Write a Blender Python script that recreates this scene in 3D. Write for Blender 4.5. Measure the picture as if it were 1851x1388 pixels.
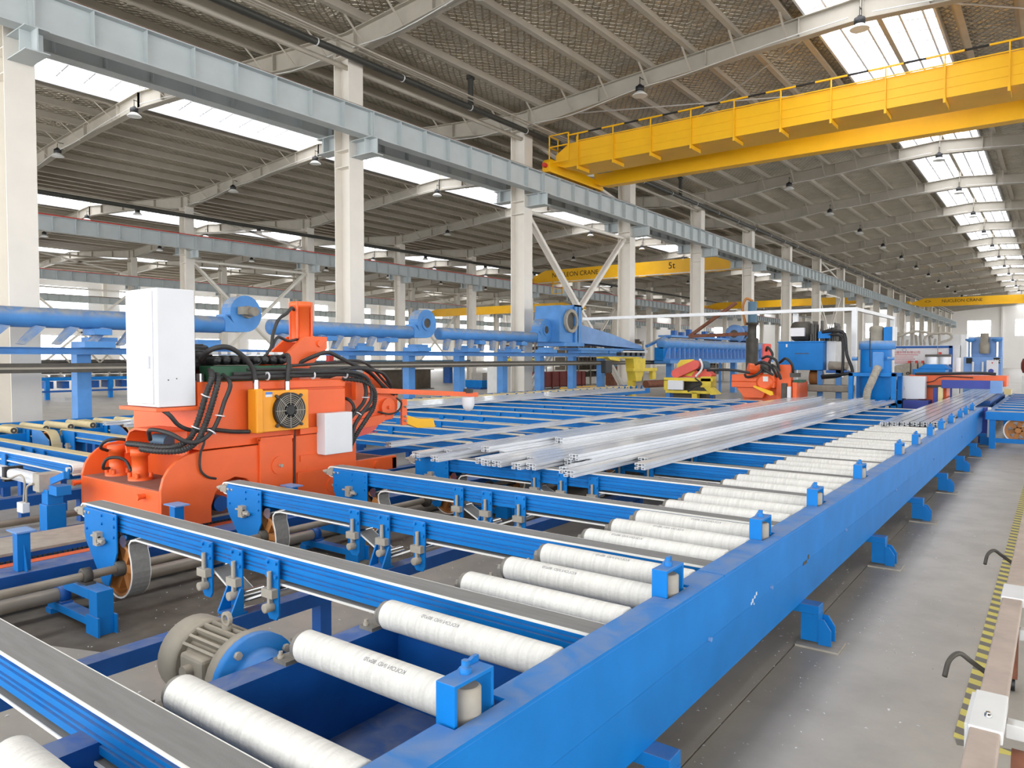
import bpy, bmesh, math, random
from mathutils import Vector, Matrix
random.seed(7)
for o in list(bpy.data.objects): bpy.data.objects.remove(o)
SC = bpy.context.scene
COL = SC.collection

# ------------------------------------------------------------------ camera, world, exposure
cam = bpy.data.cameras.new('camera'); camo = bpy.data.objects.new('camera', cam); COL.objects.link(camo)
cam.sensor_width = 36.0; cam.lens = 1325.0/1851.0*36.0; cam.clip_end = 600; cam.clip_start = 0.05
camo.location = (0, 0, 1.7)
camo.rotation_euler = (math.radians(90-1.99), 0, math.radians(36.708))
SC.camera = camo
W = bpy.data.worlds.new('world'); SC.world = W; W.use_nodes = True
bg = W.node_tree.nodes['Background']; bg.inputs[0].default_value = (0.96, 0.98, 1.0, 1); bg.inputs[1].default_value = 2.7
SKY_EMIT = 3.0      # daylight coming through the translucent roof lights
WIN_EMIT = 5.0      # daylight in the wall windows
SC.view_settings.view_transform = 'Standard'; SC.view_settings.look = 'None'
SC.view_settings.exposure = 0.80; SC.view_settings.gamma = 1.0; SC.view_settings.use_curve_mapping = False

# ------------------------------------------------------------------ materials
def lin(c):
    c = c/255.0
    return c/12.92 if c <= 0.04045 else ((c+0.055)/1.055)**2.4
def rgb(t): return (lin(t[0]), lin(t[1]), lin(t[2]), 1.0)
MATS = {}
def mat(name, col, rough=0.5, metal=0.0, var=0.12, scale=6.0, dust=0.0, dustcol=(150,148,142), bump=0.0, bscale=60.0, spec=0.5, streak=None, dlo=0.45, dhi=0.95):
    m = bpy.data.materials.new(name); m.use_nodes = True
    nt = m.node_tree; N = nt.nodes; L = nt.links
    b = N['Principled BSDF']
    b.inputs['Roughness'].default_value = rough; b.inputs['Metallic'].default_value = metal
    b.inputs['Specular IOR Level'].default_value = spec
    tc = N.new('ShaderNodeTexCoord')
    no = N.new('ShaderNodeTexNoise'); no.inputs['Scale'].default_value = scale; no.inputs['Detail'].default_value = 5
    if streak:
        mp = N.new('ShaderNodeMapping'); mp.inputs['Scale'].default_value = streak
        L.new(tc.outputs['Object'], mp.inputs[0]); L.new(mp.outputs[0], no.inputs['Vector'])
    else: L.new(tc.outputs['Object'], no.inputs['Vector'])
    mix = N.new('ShaderNodeMix'); mix.data_type = 'RGBA'
    c = rgb(col)
    lo = tuple(max(0, x*(1-var)) for x in c[:3])+(1,); hi = tuple(min(1, x*(1+var)+var*0.015) for x in c[:3])+(1,)
    mix.inputs[6].default_value = lo; mix.inputs[7].default_value = hi
    rmp = N.new('ShaderNodeMapRange'); rmp.inputs[1].default_value = 0.3; rmp.inputs[2].default_value = 0.7
    L.new(no.outputs['Fac'], rmp.inputs[0]); L.new(rmp.outputs[0], mix.inputs[0])
    out = mix.outputs[2]
    if dust > 0:   # settled dust lies on faces that look up
        ge = N.new('ShaderNodeNewGeometry'); sx = N.new('ShaderNodeSeparateXYZ'); L.new(ge.outputs['Normal'], sx.inputs[0])
        mr = N.new('ShaderNodeMapRange'); mr.inputs[1].default_value = dlo; mr.inputs[2].default_value = dhi
        L.new(sx.outputs['Z'], mr.inputs[0])
        n2 = N.new('ShaderNodeTexNoise'); n2.inputs['Scale'].default_value = scale*1.8; n2.inputs['Detail'].default_value = 7; n2.inputs['Distortion'].default_value = 0.8
        L.new(tc.outputs['Object'], n2.inputs['Vector'])
        m2 = N.new('ShaderNodeMapRange'); m2.inputs[1].default_value = 0.36; m2.inputs[2].default_value = 0.62; m2.inputs[3].default_value = dust*0.30; m2.inputs[4].default_value = dust
        L.new(n2.outputs['Fac'], m2.inputs[0])
        mu = N.new('ShaderNodeMath'); mu.operation = 'MULTIPLY'; L.new(mr.outputs[0], mu.inputs[0]); L.new(m2.outputs[0], mu.inputs[1])
        mx = N.new('ShaderNodeMix'); mx.data_type = 'RGBA'; mx.inputs[7].default_value = rgb(dustcol)
        L.new(mu.outputs[0], mx.inputs[0]); L.new(out, mx.inputs[6]); out = mx.outputs[2]
    L.new(out, b.inputs['Base Color'])
    if bump > 0:
        nb = N.new('ShaderNodeTexNoise'); nb.inputs['Scale'].default_value = bscale; nb.inputs['Detail'].default_value = 4
        L.new(tc.outputs['Object'], nb.inputs['Vector'])
        bp = N.new('ShaderNodeBump'); bp.inputs['Strength'].default_value = bump; bp.inputs['Distance'].default_value = 0.01
        L.new(nb.outputs['Fac'], bp.inputs['Height']); L.new(bp.outputs[0], b.inputs['Normal'])
    MATS[name] = m
    return m
def emit(name, col, s):
    m = bpy.data.materials.new(name); m.use_nodes = True
    b = m.node_tree.nodes['Principled BSDF']
    b.inputs['Base Color'].default_value = rgb((230,232,235)); b.inputs['Emission Color'].default_value = rgb(col); b.inputs['Emission Strength'].default_value = s
    MATS[name] = m; return m

mat('blue', (0,116,194), 0.48, spec=0.3, var=0.08, scale=4, dust=0.62, dustcol=(128,142,170))
mat('blue_deep', (0,82,160), 0.5, var=0.15, scale=5, dust=0.45)
mat('blue_duct', (72,136,202), 0.5, var=0.12, scale=3, dust=0.85, dustcol=(172,170,164), dlo=0.1, dhi=0.6)
mat('blue_pale', (110,150,205), 0.5, var=0.10, scale=3, dust=0.3)
mat('blue_violet', (45,62,150), 0.5, var=0.12, scale=3, dust=0.25)
mat('orange', (236,100,42), 0.42, var=0.07, scale=3, dust=0.22, dustcol=(150,110,90))
mat('orange_dusty', (140,98,84), 0.8, var=0.15, scale=5)
mat('red_orange', (222,92,80), 0.5, var=0.08, scale=4)
mat('amber', (244,160,36), 0.45, var=0.05, scale=3)
mat('yellow', (246,186,4), 0.42, var=0.05, scale=1.2)
mat('yellow_dull', (222,196,62), 0.55, var=0.10, scale=4)
mat('felt', (212,210,204), 0.9, var=0.09, scale=9, bump=0.25, bscale=70, spec=0.15, streak=(9,1,1))
mat('felt_cream', (226,208,165), 0.9, var=0.08, scale=8, bump=0.2, spec=0.1)
mat('belt', (132,131,129), 0.88, var=0.08, scale=7, spec=0.15, bump=0.1, bscale=150, streak=(0.6,6,6))
mat('belt_edge', (228,226,220), 0.85, var=0.05, scale=6)
mat('belt_pale', (196,190,176), 0.9, var=0.08, scale=6, spec=0.15)
mat('belt_cream', (206,190,150), 0.9, var=0.08, scale=6, spec=0.15)
mat('alu', (208,211,216), 0.13, metal=0.0, spec=1.0, var=0.06, scale=3)
mat('alu_matt', (222,223,224), 0.45, metal=0.2, var=0.05, scale=3)
mat('chrome', (190,190,190), 0.2, metal=1.0, var=0.1, scale=10)
mat('cast', (165,158,146), 0.7, var=0.12, scale=12)
mat('motor_grey', (142,135,122), 0.65, var=0.15, scale=7, dust=0.5, dustcol=(170,160,144))
mat('steel_dark', (78,74,68), 0.55, metal=0.3, var=0.2, scale=6)
mat('shaft', (150,140,126), 0.5, metal=0.4, var=0.15, scale=5, dust=0.3)
mat('black_rubber', (44,43,43), 0.55, var=0.15, scale=20)
mat('black', (26,26,27), 0.45, var=0.1, scale=8)
mat('green_dark', (30,80,52), 0.5, var=0.1, scale=8)
mat('white_paint', (220,221,224), 0.4, var=0.03, scale=3)
mat('white_dirty', (222,222,220), 0.5, var=0.06, scale=4)
mat('column', (232,226,216), 0.55, var=0.03, scale=2)
mat('beam', (186,178,164), 0.6, var=0.06, scale=2)
mat('rafter', (176,169,156), 0.6, var=0.06, scale=2)
mat('girder', (188,195,196), 0.5, var=0.05, scale=2)
mat('rust', (118,74,54), 0.85, var=0.25, scale=9)
mat('rusty_tube', (182,166,154), 0.6, metal=0.2, var=0.14, scale=7)
mat('brown_plate', (96,86,74), 0.8, var=0.18, scale=3)
mat('maroon', (120,48,42), 0.7, var=0.12, scale=3)
mat('red', (205,52,44), 0.5, var=0.08, scale=4)
mat('brown_wheel', (176,116,60), 0.6, var=0.12, scale=9)
mat('teal', (74,108,130), 0.5, var=0.1, scale=4)
mat('foam_blue', (90,135,205), 0.6, var=0.1, scale=4)
mat('ink', (120,120,124), 0.9, var=0.05, scale=5)
mat('ink_black', (28,26,24), 0.7, var=0.05, scale=5)
mat('ink_red', (190,60,55), 0.7, var=0.05, scale=5)
mat('wall', (244,241,237), 0.7, var=0.03, scale=0.3)
mat('lampshade', (225,225,222), 0.35, var=0.03, scale=5)
mat('pipe_dark', (58,58,54), 0.5, var=0.1, scale=4, dust=0.4)
mat('cream_part', (225,205,150), 0.6, var=0.06, scale=4)
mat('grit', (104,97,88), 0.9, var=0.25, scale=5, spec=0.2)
mat('wood', (170,130,90), 0.8, var=0.2, scale=9)
emit('skylight', (246,249,255), SKY_EMIT)
emit('window', (246,250,255), WIN_EMIT)

mat('bearing_grey', (128,124,116), 0.55, metal=0.2, var=0.15, scale=15)
def foil_mat():
    m = mat('foil', (218,212,198), 0.26, metal=0.9, var=0.14, scale=1.6)
    nt = m.node_tree; N = nt.nodes; L = nt.links; b = N['Principled BSDF']
    tc = N.new('ShaderNodeTexCoord'); base = b.inputs['Base Color'].links[0].from_socket
    fac = None
    for ang in (0.62, -0.62):     # the wire netting that carries the insulation
        mp = N.new('ShaderNodeMapping'); mp.inputs['Rotation'].default_value = (0, 0, ang)
        L.new(tc.outputs['Object'], mp.inputs[0])
        w = N.new('ShaderNodeTexWave'); w.bands_direction = 'X'; w.inputs['Scale'].default_value = 1.7; w.inputs['Distortion'].default_value = 1.6
        w.inputs['Detail'].default_value = 1
        L.new(mp.outputs[0], w.inputs['Vector'])
        mr = N.new('ShaderNodeMapRange'); mr.inputs[1].default_value = 0.80; mr.inputs[2].default_value = 1.0
        L.new(w.outputs['Fac'], mr.inputs[0])
        if fac is None: fac = mr.outputs[0]
        else:
            mx = N.new('ShaderNodeMath'); mx.operation = 'MAXIMUM'; L.new(fac, mx.inputs[0]); L.new(mr.outputs[0], mx.inputs[1]); fac = mx.outputs[0]
    no = N.new('ShaderNodeTexNoise'); no.inputs['Scale'].default_value = 2.2; no.inputs['Detail'].default_value = 7; no.inputs['Distortion'].default_value = 0.7
    mp = N.new('ShaderNodeMapping'); mp.inputs['Scale'].default_value = (1.0, 2.2, 1.0); L.new(tc.outputs['Object'], mp.inputs[0]); L.new(mp.outputs[0], no.inputs['Vector'])
    ad = N.new('ShaderNodeMath'); ad.operation = 'MULTIPLY_ADD'; ad.inputs[1].default_value = -0.2; L.new(fac, ad.inputs[0]); L.new(no.outputs['Fac'], ad.inputs[2])
    bp = N.new('ShaderNodeBump'); bp.inputs['Strength'].default_value = 0.8; bp.inputs['Distance'].default_value = 0.45
    L.new(ad.outputs[0], bp.inputs['Height']); L.new(bp.outputs[0], b.inputs['Normal'])
    mix = N.new('ShaderNodeMix'); mix.data_type = 'RGBA'; mix.inputs[7].default_value = rgb((84,78,68))
    mm = N.new('ShaderNodeMath'); mm.operation = 'MULTIPLY'; mm.inputs[1].default_value = 0.30; L.new(fac, mm.inputs[0])
    L.new(mm.outputs[0], mix.inputs[0]); L.new(base, mix.inputs[6]); L.new(mix.outputs[2], b.inputs['Base Color'])
foil_mat()
def floor_mat():
    m = mat('concrete', (170,163,151), 0.42, var=0.10, scale=0.55, spec=0.45)
    nt = m.node_tree; N = nt.nodes; L = nt.links; b = N['Principled BSDF']
    base = b.inputs['Base Color'].links[0].from_socket
    tc = N.new('ShaderNodeTexCoord')
    n = N.new('ShaderNodeTexNoise'); n.inputs['Scale'].default_value = 2.4; n.inputs['Detail'].default_value = 9; n.inputs['Roughness'].default_value = 0.65
    L.new(tc.outputs['Object'], n.inputs['Vector'])
    mr = N.new('ShaderNodeMapRange'); mr.inputs[1].default_value = 0.42; mr.inputs[2].default_value = 0.72; mr.inputs[3].default_value = 0; mr.inputs[4].default_value = 0.55
    L.new(n.outputs['Fac'], mr.inputs[0])
    mix = N.new('ShaderNodeMix'); mix.data_type = 'RGBA'; mix.inputs[7].default_value = rgb((146,140,131))
    L.new(mr.outputs[0], mix.inputs[0]); L.new(base, mix.inputs[6]); L.new(mix.outputs[2], b.inputs['Base Color'])
    r2 = N.new('ShaderNodeMapRange'); r2.inputs[3].default_value = 0.28; r2.inputs[4].default_value = 0.6
    L.new(n.outputs['Fac'], r2.inputs[0]); L.new(r2.outputs[0], b.inputs['Roughness'])
floor_mat()
def tape_mat():
    m = mat('tape', (205,190,95), 0.6, var=0.06, scale=8)
    nt = m.node_tree; N = nt.nodes; L = nt.links; b = N['Principled BSDF']
    base = b.inputs['Base Color'].links[0].from_socket
    tc = N.new('ShaderNodeTexCoord'); mp = N.new('ShaderNodeMapping'); mp.inputs['Rotation'].default_value = (0,0,math.radians(20)); L.new(tc.outputs['Object'], mp.inputs[0])
    w = N.new('ShaderNodeTexWave'); w.bands_direction = 'Y'; w.inputs['Scale'].default_value = 2.35; w.inputs['Distortion'].default_value = 0
    L.new(mp.outputs[0], w.inputs['Vector'])
    gt = N.new('ShaderNodeMath'); gt.operation = 'GREATER_THAN'; gt.inputs[1].default_value = 0.5; L.new(w.outputs['Fac'], gt.inputs[0])
    mix = N.new('ShaderNodeMix'); mix.data_type = 'RGBA'; mix.inputs[7].default_value = rgb((112,106,96))
    L.new(gt.outputs[0], mix.inputs[0]); L.new(base, mix.inputs[6]); L.new(mix.outputs[2], b.inputs['Base Color'])
tape_mat()

# ------------------------------------------------------------------ mesh helpers
class MB:
    def __init__(s): s.v = []; s.f = []; s.s = []
    def add(s, vs, fs, smooth=False):
        o = len(s.v); s.v += [tuple(p) for p in vs]
        for f in fs: s.f.append(tuple(i+o for i in f)); s.s.append(smooth)
        return s
    def box(s, x0, x1, y0, y1, z0, z1):
        v = [(x0,y0,z0),(x1,y0,z0),(x1,y1,z0),(x0,y1,z0),(x0,y0,z1),(x1,y0,z1),(x1,y1,z1),(x0,y1,z1)]
        return s.add(v, [(0,3,2,1),(4,5,6,7),(0,1,5,4),(1,2,6,5),(2,3,7,6),(3,0,4,7)])
    def prism(s, poly, axis, a, b):
        n = len(poly)
        def P(p, t):
            if axis == 'x': return (t, p[0], p[1])
            if axis == 'y': return (p[0], t, p[1])
            return (p[0], p[1], t)
        v = [P(p, a) for p in poly]+[P(p, b) for p in poly]
        f = [tuple(range(n)), tuple(range(2*n-1, n-1, -1))]+[(i, i+n, (i+1) % n+n, (i+1) % n) for i in range(n)]
        return s.add(v, f)
    def bar(s, p0, p1, w, h=None):           # box bar between two points
        h = h or w; p0 = Vector(p0); p1 = Vector(p1); d = (p1-p0).normalized()
        up = Vector((0,0,1)) if abs(d.z) < 0.98 else Vector((0,1,0))
        a = d.cross(up).normalized()*w/2; c = a.cross(d).normalized()*h/2
        v = [p0-a-c, p0+a-c, p0+a+c, p0-a+c, p1-a-c, p1+a-c, p1+a+c, p1-a+c]
        return s.add(v, [(0,3,2,1),(4,5,6,7),(0,1,5,4),(1,2,6,5),(2,3,7,6),(3,0,4,7)])
    def lathe(s, p0, axis, prof, n=20):      # prof: [(distance along axis, radius)...]
        p0 = Vector(p0); d = Vector(axis).normalized()
        up = Vector((0,0,1)) if abs(d.z) < 0.9 else Vector((1,0,0))
        a = d.cross(up).normalized(); c = d.cross(a)
        vs = []; m = len(prof)
        for (t, r) in prof:
            for i in range(n):
                w = 2*math.pi*i/n; vs.append(p0+d*t+(a*math.cos(w)+c*math.sin(w))*max(r, 1e-4))
        fs = [(j*n+i, j*n+(i+1) % n, (j+1)*n+(i+1) % n, (j+1)*n+i) for j in range(m-1) for i in range(n)]
        s.add(vs, fs, True)
        s.add(vs[:n], [tuple(range(n-1,-1,-1))]); s.add(vs[-n:], [tuple(range(n))])
        return s
    def cyl(s, p0, p1, r, n=16, r1=None):
        d = Vector(p1)-Vector(p0); return s.lathe(p0, d, [(0, r), (d.length, r if r1 is None else r1)], n)
    def ring(s, p0, axis, r_in, r_out, t, n=24):
        p0 = Vector(p0); return s.lathe(p0, axis, [(0,r_in),(0,r_out),(t,r_out),(t,r_in),(0,r_in)], n) if False else s._ring(p0, axis, r_in, r_out, t, n)
    def _ring(s, p0, axis, ri, ro, t, n):
        d = Vector(axis).normalized(); up = Vector((0,0,1)) if abs(d.z) < 0.9 else Vector((1,0,0))
        a = d.cross(up).normalized(); c = d.cross(a); vs = []
        for (q, r) in ((0,ri),(0,ro),(t,ro),(t,ri)):
            for i in range(n):
                w = 2*math.pi*i/n; vs.append(p0+d*q+(a*math.cos(w)+c*math.sin(w))*r)
        fs = [(j*n+i, j*n+(i+1) % n, ((j+1) % 4)*n+(i+1) % n, ((j+1) % 4)*n+i) for j in range(4) for i in range(n)]
        return s.add(vs, fs, False)
    def tube(s, pts, r, n=8, sub=4, corr=0.0):
        P = [Vector(p) for p in pts]; Q = []
        if len(P) > 2 and sub > 1:
            E = [P[0]*2-P[1]]+P+[P[-1]*2-P[-2]]
            for i in range(1, len(E)-2):
                for k in range(sub):
                    t = k/sub; a, b, c, d = E[i-1], E[i], E[i+1], E[i+2]
                    Q.append(0.5*((2*b)+(c-a)*t+(2*a-5*b+4*c-d)*t*t+(3*b-a-3*c+d)*t**3))
            Q.append(P[-1])
        else: Q = P
        vs = []; ref = None
        for i, p in enumerate(Q):
            d = (Q[min(i+1,len(Q)-1)]-Q[max(i-1,0)]).normalized()
            if ref is None: ref = Vector((0,0,1)) if abs(d.z) < 0.9 else Vector((1,0,0))
            a = d.cross(ref)
            if a.length < 1e-4: a = d.cross(Vector((0.3,1,0.2)))
            a.normalize(); ref = a.cross(d).normalized()
            rr = r*(1+corr*(1 if i % 2 else -1))
            for k in range(n):
                w = 2*math.pi*k/n; vs.append(p+(a*math.cos(w)+ref*math.sin(w))*rr)
        m = len(Q)
        fs = [(j*n+i, j*n+(i+1) % n, (j+1)*n+(i+1) % n, (j+1)*n+i) for j in range(m-1) for i in range(n)]
        s.add(vs, fs, corr == 0); s.add(vs[:n], [tuple(range(n-1,-1,-1))]); s.add(vs[-n:], [tuple(range(n))])
        return s
    def strip(s, path, y0, y1, t):           # a belt: closed or open path in (x,z), swept between y0 and y1
        n = len(path); nor = []
        for i in range(n):
            a = Vector(path[max(i-1,0)]); b = Vector(path[min(i+1,n-1)]); d = (b-a).normalized(); nor.append(Vector((-d.y, d.x)))
        vs = []
        for p, q in zip(path, nor):
            o = Vector(p)+q*t
            vs += [(p[0],y0,p[1]),(p[0],y1,p[1]),(o.x,y1,o.y),(o.x,y0,o.y)]
        fs = []
        for i in range(n-1):
            a = 4*i; b = a+4
            for k in range(4): fs.append((a+k, a+(k+1) % 4, b+(k+1) % 4, b+k))
        fs += [(0,1,2,3), (4*n-1,4*n-2,4*n-3,4*n-4)]
        return s.add(vs, fs)
    def mesh(s, name, m, org=(0,0,0)):
        me = bpy.data.meshes.new(name); ox, oy, oz = org
        me.from_pydata([(x-ox, y-oy, z-oz) for x, y, z in s.v], [], s.f)
        me.polygons.foreach_set('use_smooth', s.s)
        if m: me.materials.append(MATS[m])
        bm = bmesh.new(); bm.from_mesh(me); bmesh.ops.recalc_face_normals(bm, faces=bm.faces); bm.to_mesh(me); bm.free()
        me.update(); return me
    def build(s, name, m, parent=None, bevel=0):
        """links ONE mesh object; all coordinates are world coordinates of the first instance"""
        org = worldloc(parent) if parent else (0,0,0)
        o = bpy.data.objects.new(name, s.mesh(name, m, org)); COL.objects.link(o)
        if parent: o.parent = parent
        if bevel:
            b = o.modifiers.new('bevel', 'BEVEL'); b.width = bevel; b.segments = 2; b.limit_method = 'ANGLE'; b.angle_limit = math.radians(40)
        return o
def worldloc(o):
    x = Vector(o.location)
    while o.parent: o = o.parent; x = x+Vector(o.location)
    return tuple(x)
def tag(o, label, cat, group=None):
    o['label'] = label; o['category'] = cat
    if group: o['group'] = group
    return o
def thing(name, label, cat, loc=(0,0,0), group=None):
    o = bpy.data.objects.new(name, None); COL.objects.link(o); o.location = loc; o.empty_display_size = 0.2
    return tag(o, label, cat, group)
def solo(name, mb, m, label, cat, group=None, loc=None, bevel=0):
    loc = loc or (0,0,0)
    o = bpy.data.objects.new(name, mb.mesh(name, m, loc)); COL.objects.link(o); o.location = loc
    if bevel:
        b = o.modifiers.new('bevel', 'BEVEL'); b.width = bevel; b.segments = 2; b.limit_method = 'ANGLE'
    return tag(o, label, cat, group)
def struct(name, mb, m, parent=None):
    o = mb.build(name, m, parent)
    if not parent: o['kind'] = 'structure'
    return o
def copy_tree(o, loc=None, label=None, parent=None, group=None):
    c = o.copy(); COL.objects.link(c)
    if parent: c.parent = parent
    if loc is not None: c.location = loc
    if label: c['label'] = label
    if group: c['group'] = group
    for ch in KIDS(o): copy_tree(ch, parent=c)
    return c
def KIDS(o): return list(o.children)
def dupmesh(o, off, parent=None):            # one more piece with the same mesh data, shifted
    c = o.copy(); COL.objects.link(c); c.location = Vector(o.location)+Vector(off)
    if parent: c.parent = parent
    return c
ORD = ['first','second','third','fourth','fifth','sixth','seventh','eighth','ninth','tenth','eleventh','twelfth','thirteenth','fourteenth','fifteenth','sixteenth','seventeenth','eighteenth','nineteenth','twentieth','twenty-first','twenty-second','twenty-third','twenty-fourth','twenty-fifth','twenty-sixth','twenty-seventh','twenty-eighth','twenty-ninth','thirtieth']
def text(body, size, m, parent, M, ext=0.001, label=None):
    cu = bpy.data.curves.new('lettering', 'FONT'); cu.body = body; cu.size = size; cu.extrude = ext; cu.align_x = 'CENTER'; cu.align_y = 'CENTER'
    t = bpy.data.objects.new('tmp', cu); COL.objects.link(t)
    me = bpy.data.meshes.new_from_object(t); bpy.data.objects.remove(t)
    me.materials.clear(); me.materials.append(MATS[m])
    me.transform(M)
    if parent:
        l = worldloc(parent); me.transform(Matrix.Translation((-l[0],-l[1],-l[2])))
    o = bpy.data.objects.new('lettering', me); COL.objects.link(o)
    if parent: o.parent = parent
    return o
# ================================================================== THE HALL
Y0, Y1 = -14.0, 153.0
XR = [-15.6, -38.0, -60.4, -82.8]        # column rows, left of the camera
XRIGHT = 6.8
SPAN = 22.4
YF = [5.5+8*k for k in range(-2, 19)]
def deckz(d): return 10.74+0.0784*d      # underside of the roof deck, d = distance from the valley

# ---- floor: slabs with open joints near the camera, one plain sheet beyond
fl = MB().box(-95, 40, -16, 160, -0.06, -0.012)
floor = struct('floor', fl, 'concrete')
slab_x = [-13.6, -7.4, -1.225, -0.262, 4.95]; slab_y = [-8.6, 0.6, 19.5, 28.6]
for i in range(len(slab_x)-1):
    for j in range(len(slab_y)-1):
        MB().box(slab_x[i]+0.004, slab_x[i+1]-0.004, slab_y[j]+0.004, slab_y[j+1]-0.004, -0.012, 0.0).build('slab', 'concrete', floor)
for (a, b, c, d) in ((-95,-13.6,-16,160), (4.95,40,-16,160), (-13.6,4.95,-16,-8.6), (-13.6,4.95,28.6,160)):
    MB().box(a+0.004, b-0.004, c+0.004, d-0.004, -0.012, 0.0).build('slab', 'concrete', floor)

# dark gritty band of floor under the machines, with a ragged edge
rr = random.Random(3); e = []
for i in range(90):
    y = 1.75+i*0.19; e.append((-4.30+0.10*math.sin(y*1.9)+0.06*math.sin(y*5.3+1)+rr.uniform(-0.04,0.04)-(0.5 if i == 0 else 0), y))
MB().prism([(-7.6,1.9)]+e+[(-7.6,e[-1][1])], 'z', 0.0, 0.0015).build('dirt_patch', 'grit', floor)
# ---- walls with windows
wl = MB().box(-83.6, -83.2, Y0, Y1, 0, 10.9); wall_left = struct('wall_left', wl, 'wall')
we = MB().box(-83.6, 30, Y1, Y1+0.4, 0, 12.4); wall_back = struct('wall_back', we, 'wall')
for k in range(2, 18):                      # corrugated cladding reads as vertical ribs
    pass
def window(n, a0, a1, z0, z1, left):
    """one wall window: an Empty-less structure mesh (frame) with its panes as parts"""
    m = MB()
    cols = 4; rows = 2
    def bx(p0, p1, q0, q1, t0, t1):
        if left: m_.box(-83.2+t0, -83.2+t1, p0, p1, q0, q1)
        else: m_.box(p0, p1, Y1-t1, Y1-t0, q0, q1)
    m_ = m
    for i in range(cols+1):
        x = a0+(a1-a0)*i/cols; bx(x-0.03, x+0.03, z0, z1, 0.02, 0.09)
    for j in range(rows+1):
        z = z0+(z1-z0)*j/rows; bx(a0, a1, z-0.03, z+0.03, 0.02, 0.09)
    fr = struct('window_%d' % n, m, 'white_dirty')
    for i in range(cols):
        for j in range(rows):
            m_ = MB(); bx(a0+(a1-a0)*i/cols+0.03, a0+(a1-a0)*(i+1)/cols-0.03, z0+(z1-z0)*j/rows+0.03, z0+(z1-z0)*(j+1)/rows-0.03, 0.03, 0.05)
            m_.build('pane', 'window', fr)
wn = 1
for k in range(2, 15):
    yc = 9.5+8*k
    window(wn, yc-2.4, yc+2.4, 6.9, 9.2, True); wn += 1
    window(wn, yc-2.4, yc+2.4, 1.2, 4.1, True); wn += 1
for xc in (-11.4, -4.4, 2.6, -21, -28, -35, -44, -51, -58):
    window(wn, xc-1.75, xc+1.75, 5.6, 8.4, False); wn += 1
for xc in (-28, -51): window(wn, xc-1.75, xc+1.75, 1.2, 3.6, False); wn += 1
tr = MB()
for xc in (-8.0, -1.0, 6, -24.5, -31.5): tr.box(xc-0.15, xc+0.15, Y1-0.3, Y1-0.02, 0, 11)
struct('trim_1', tr, 'wall')
tr = MB()
for y in YF[5:]: tr.box(-83.2, -82.85, y-0.2, y+0.2, 0, 10.6)
struct('trim_2', tr, 'column')

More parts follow.
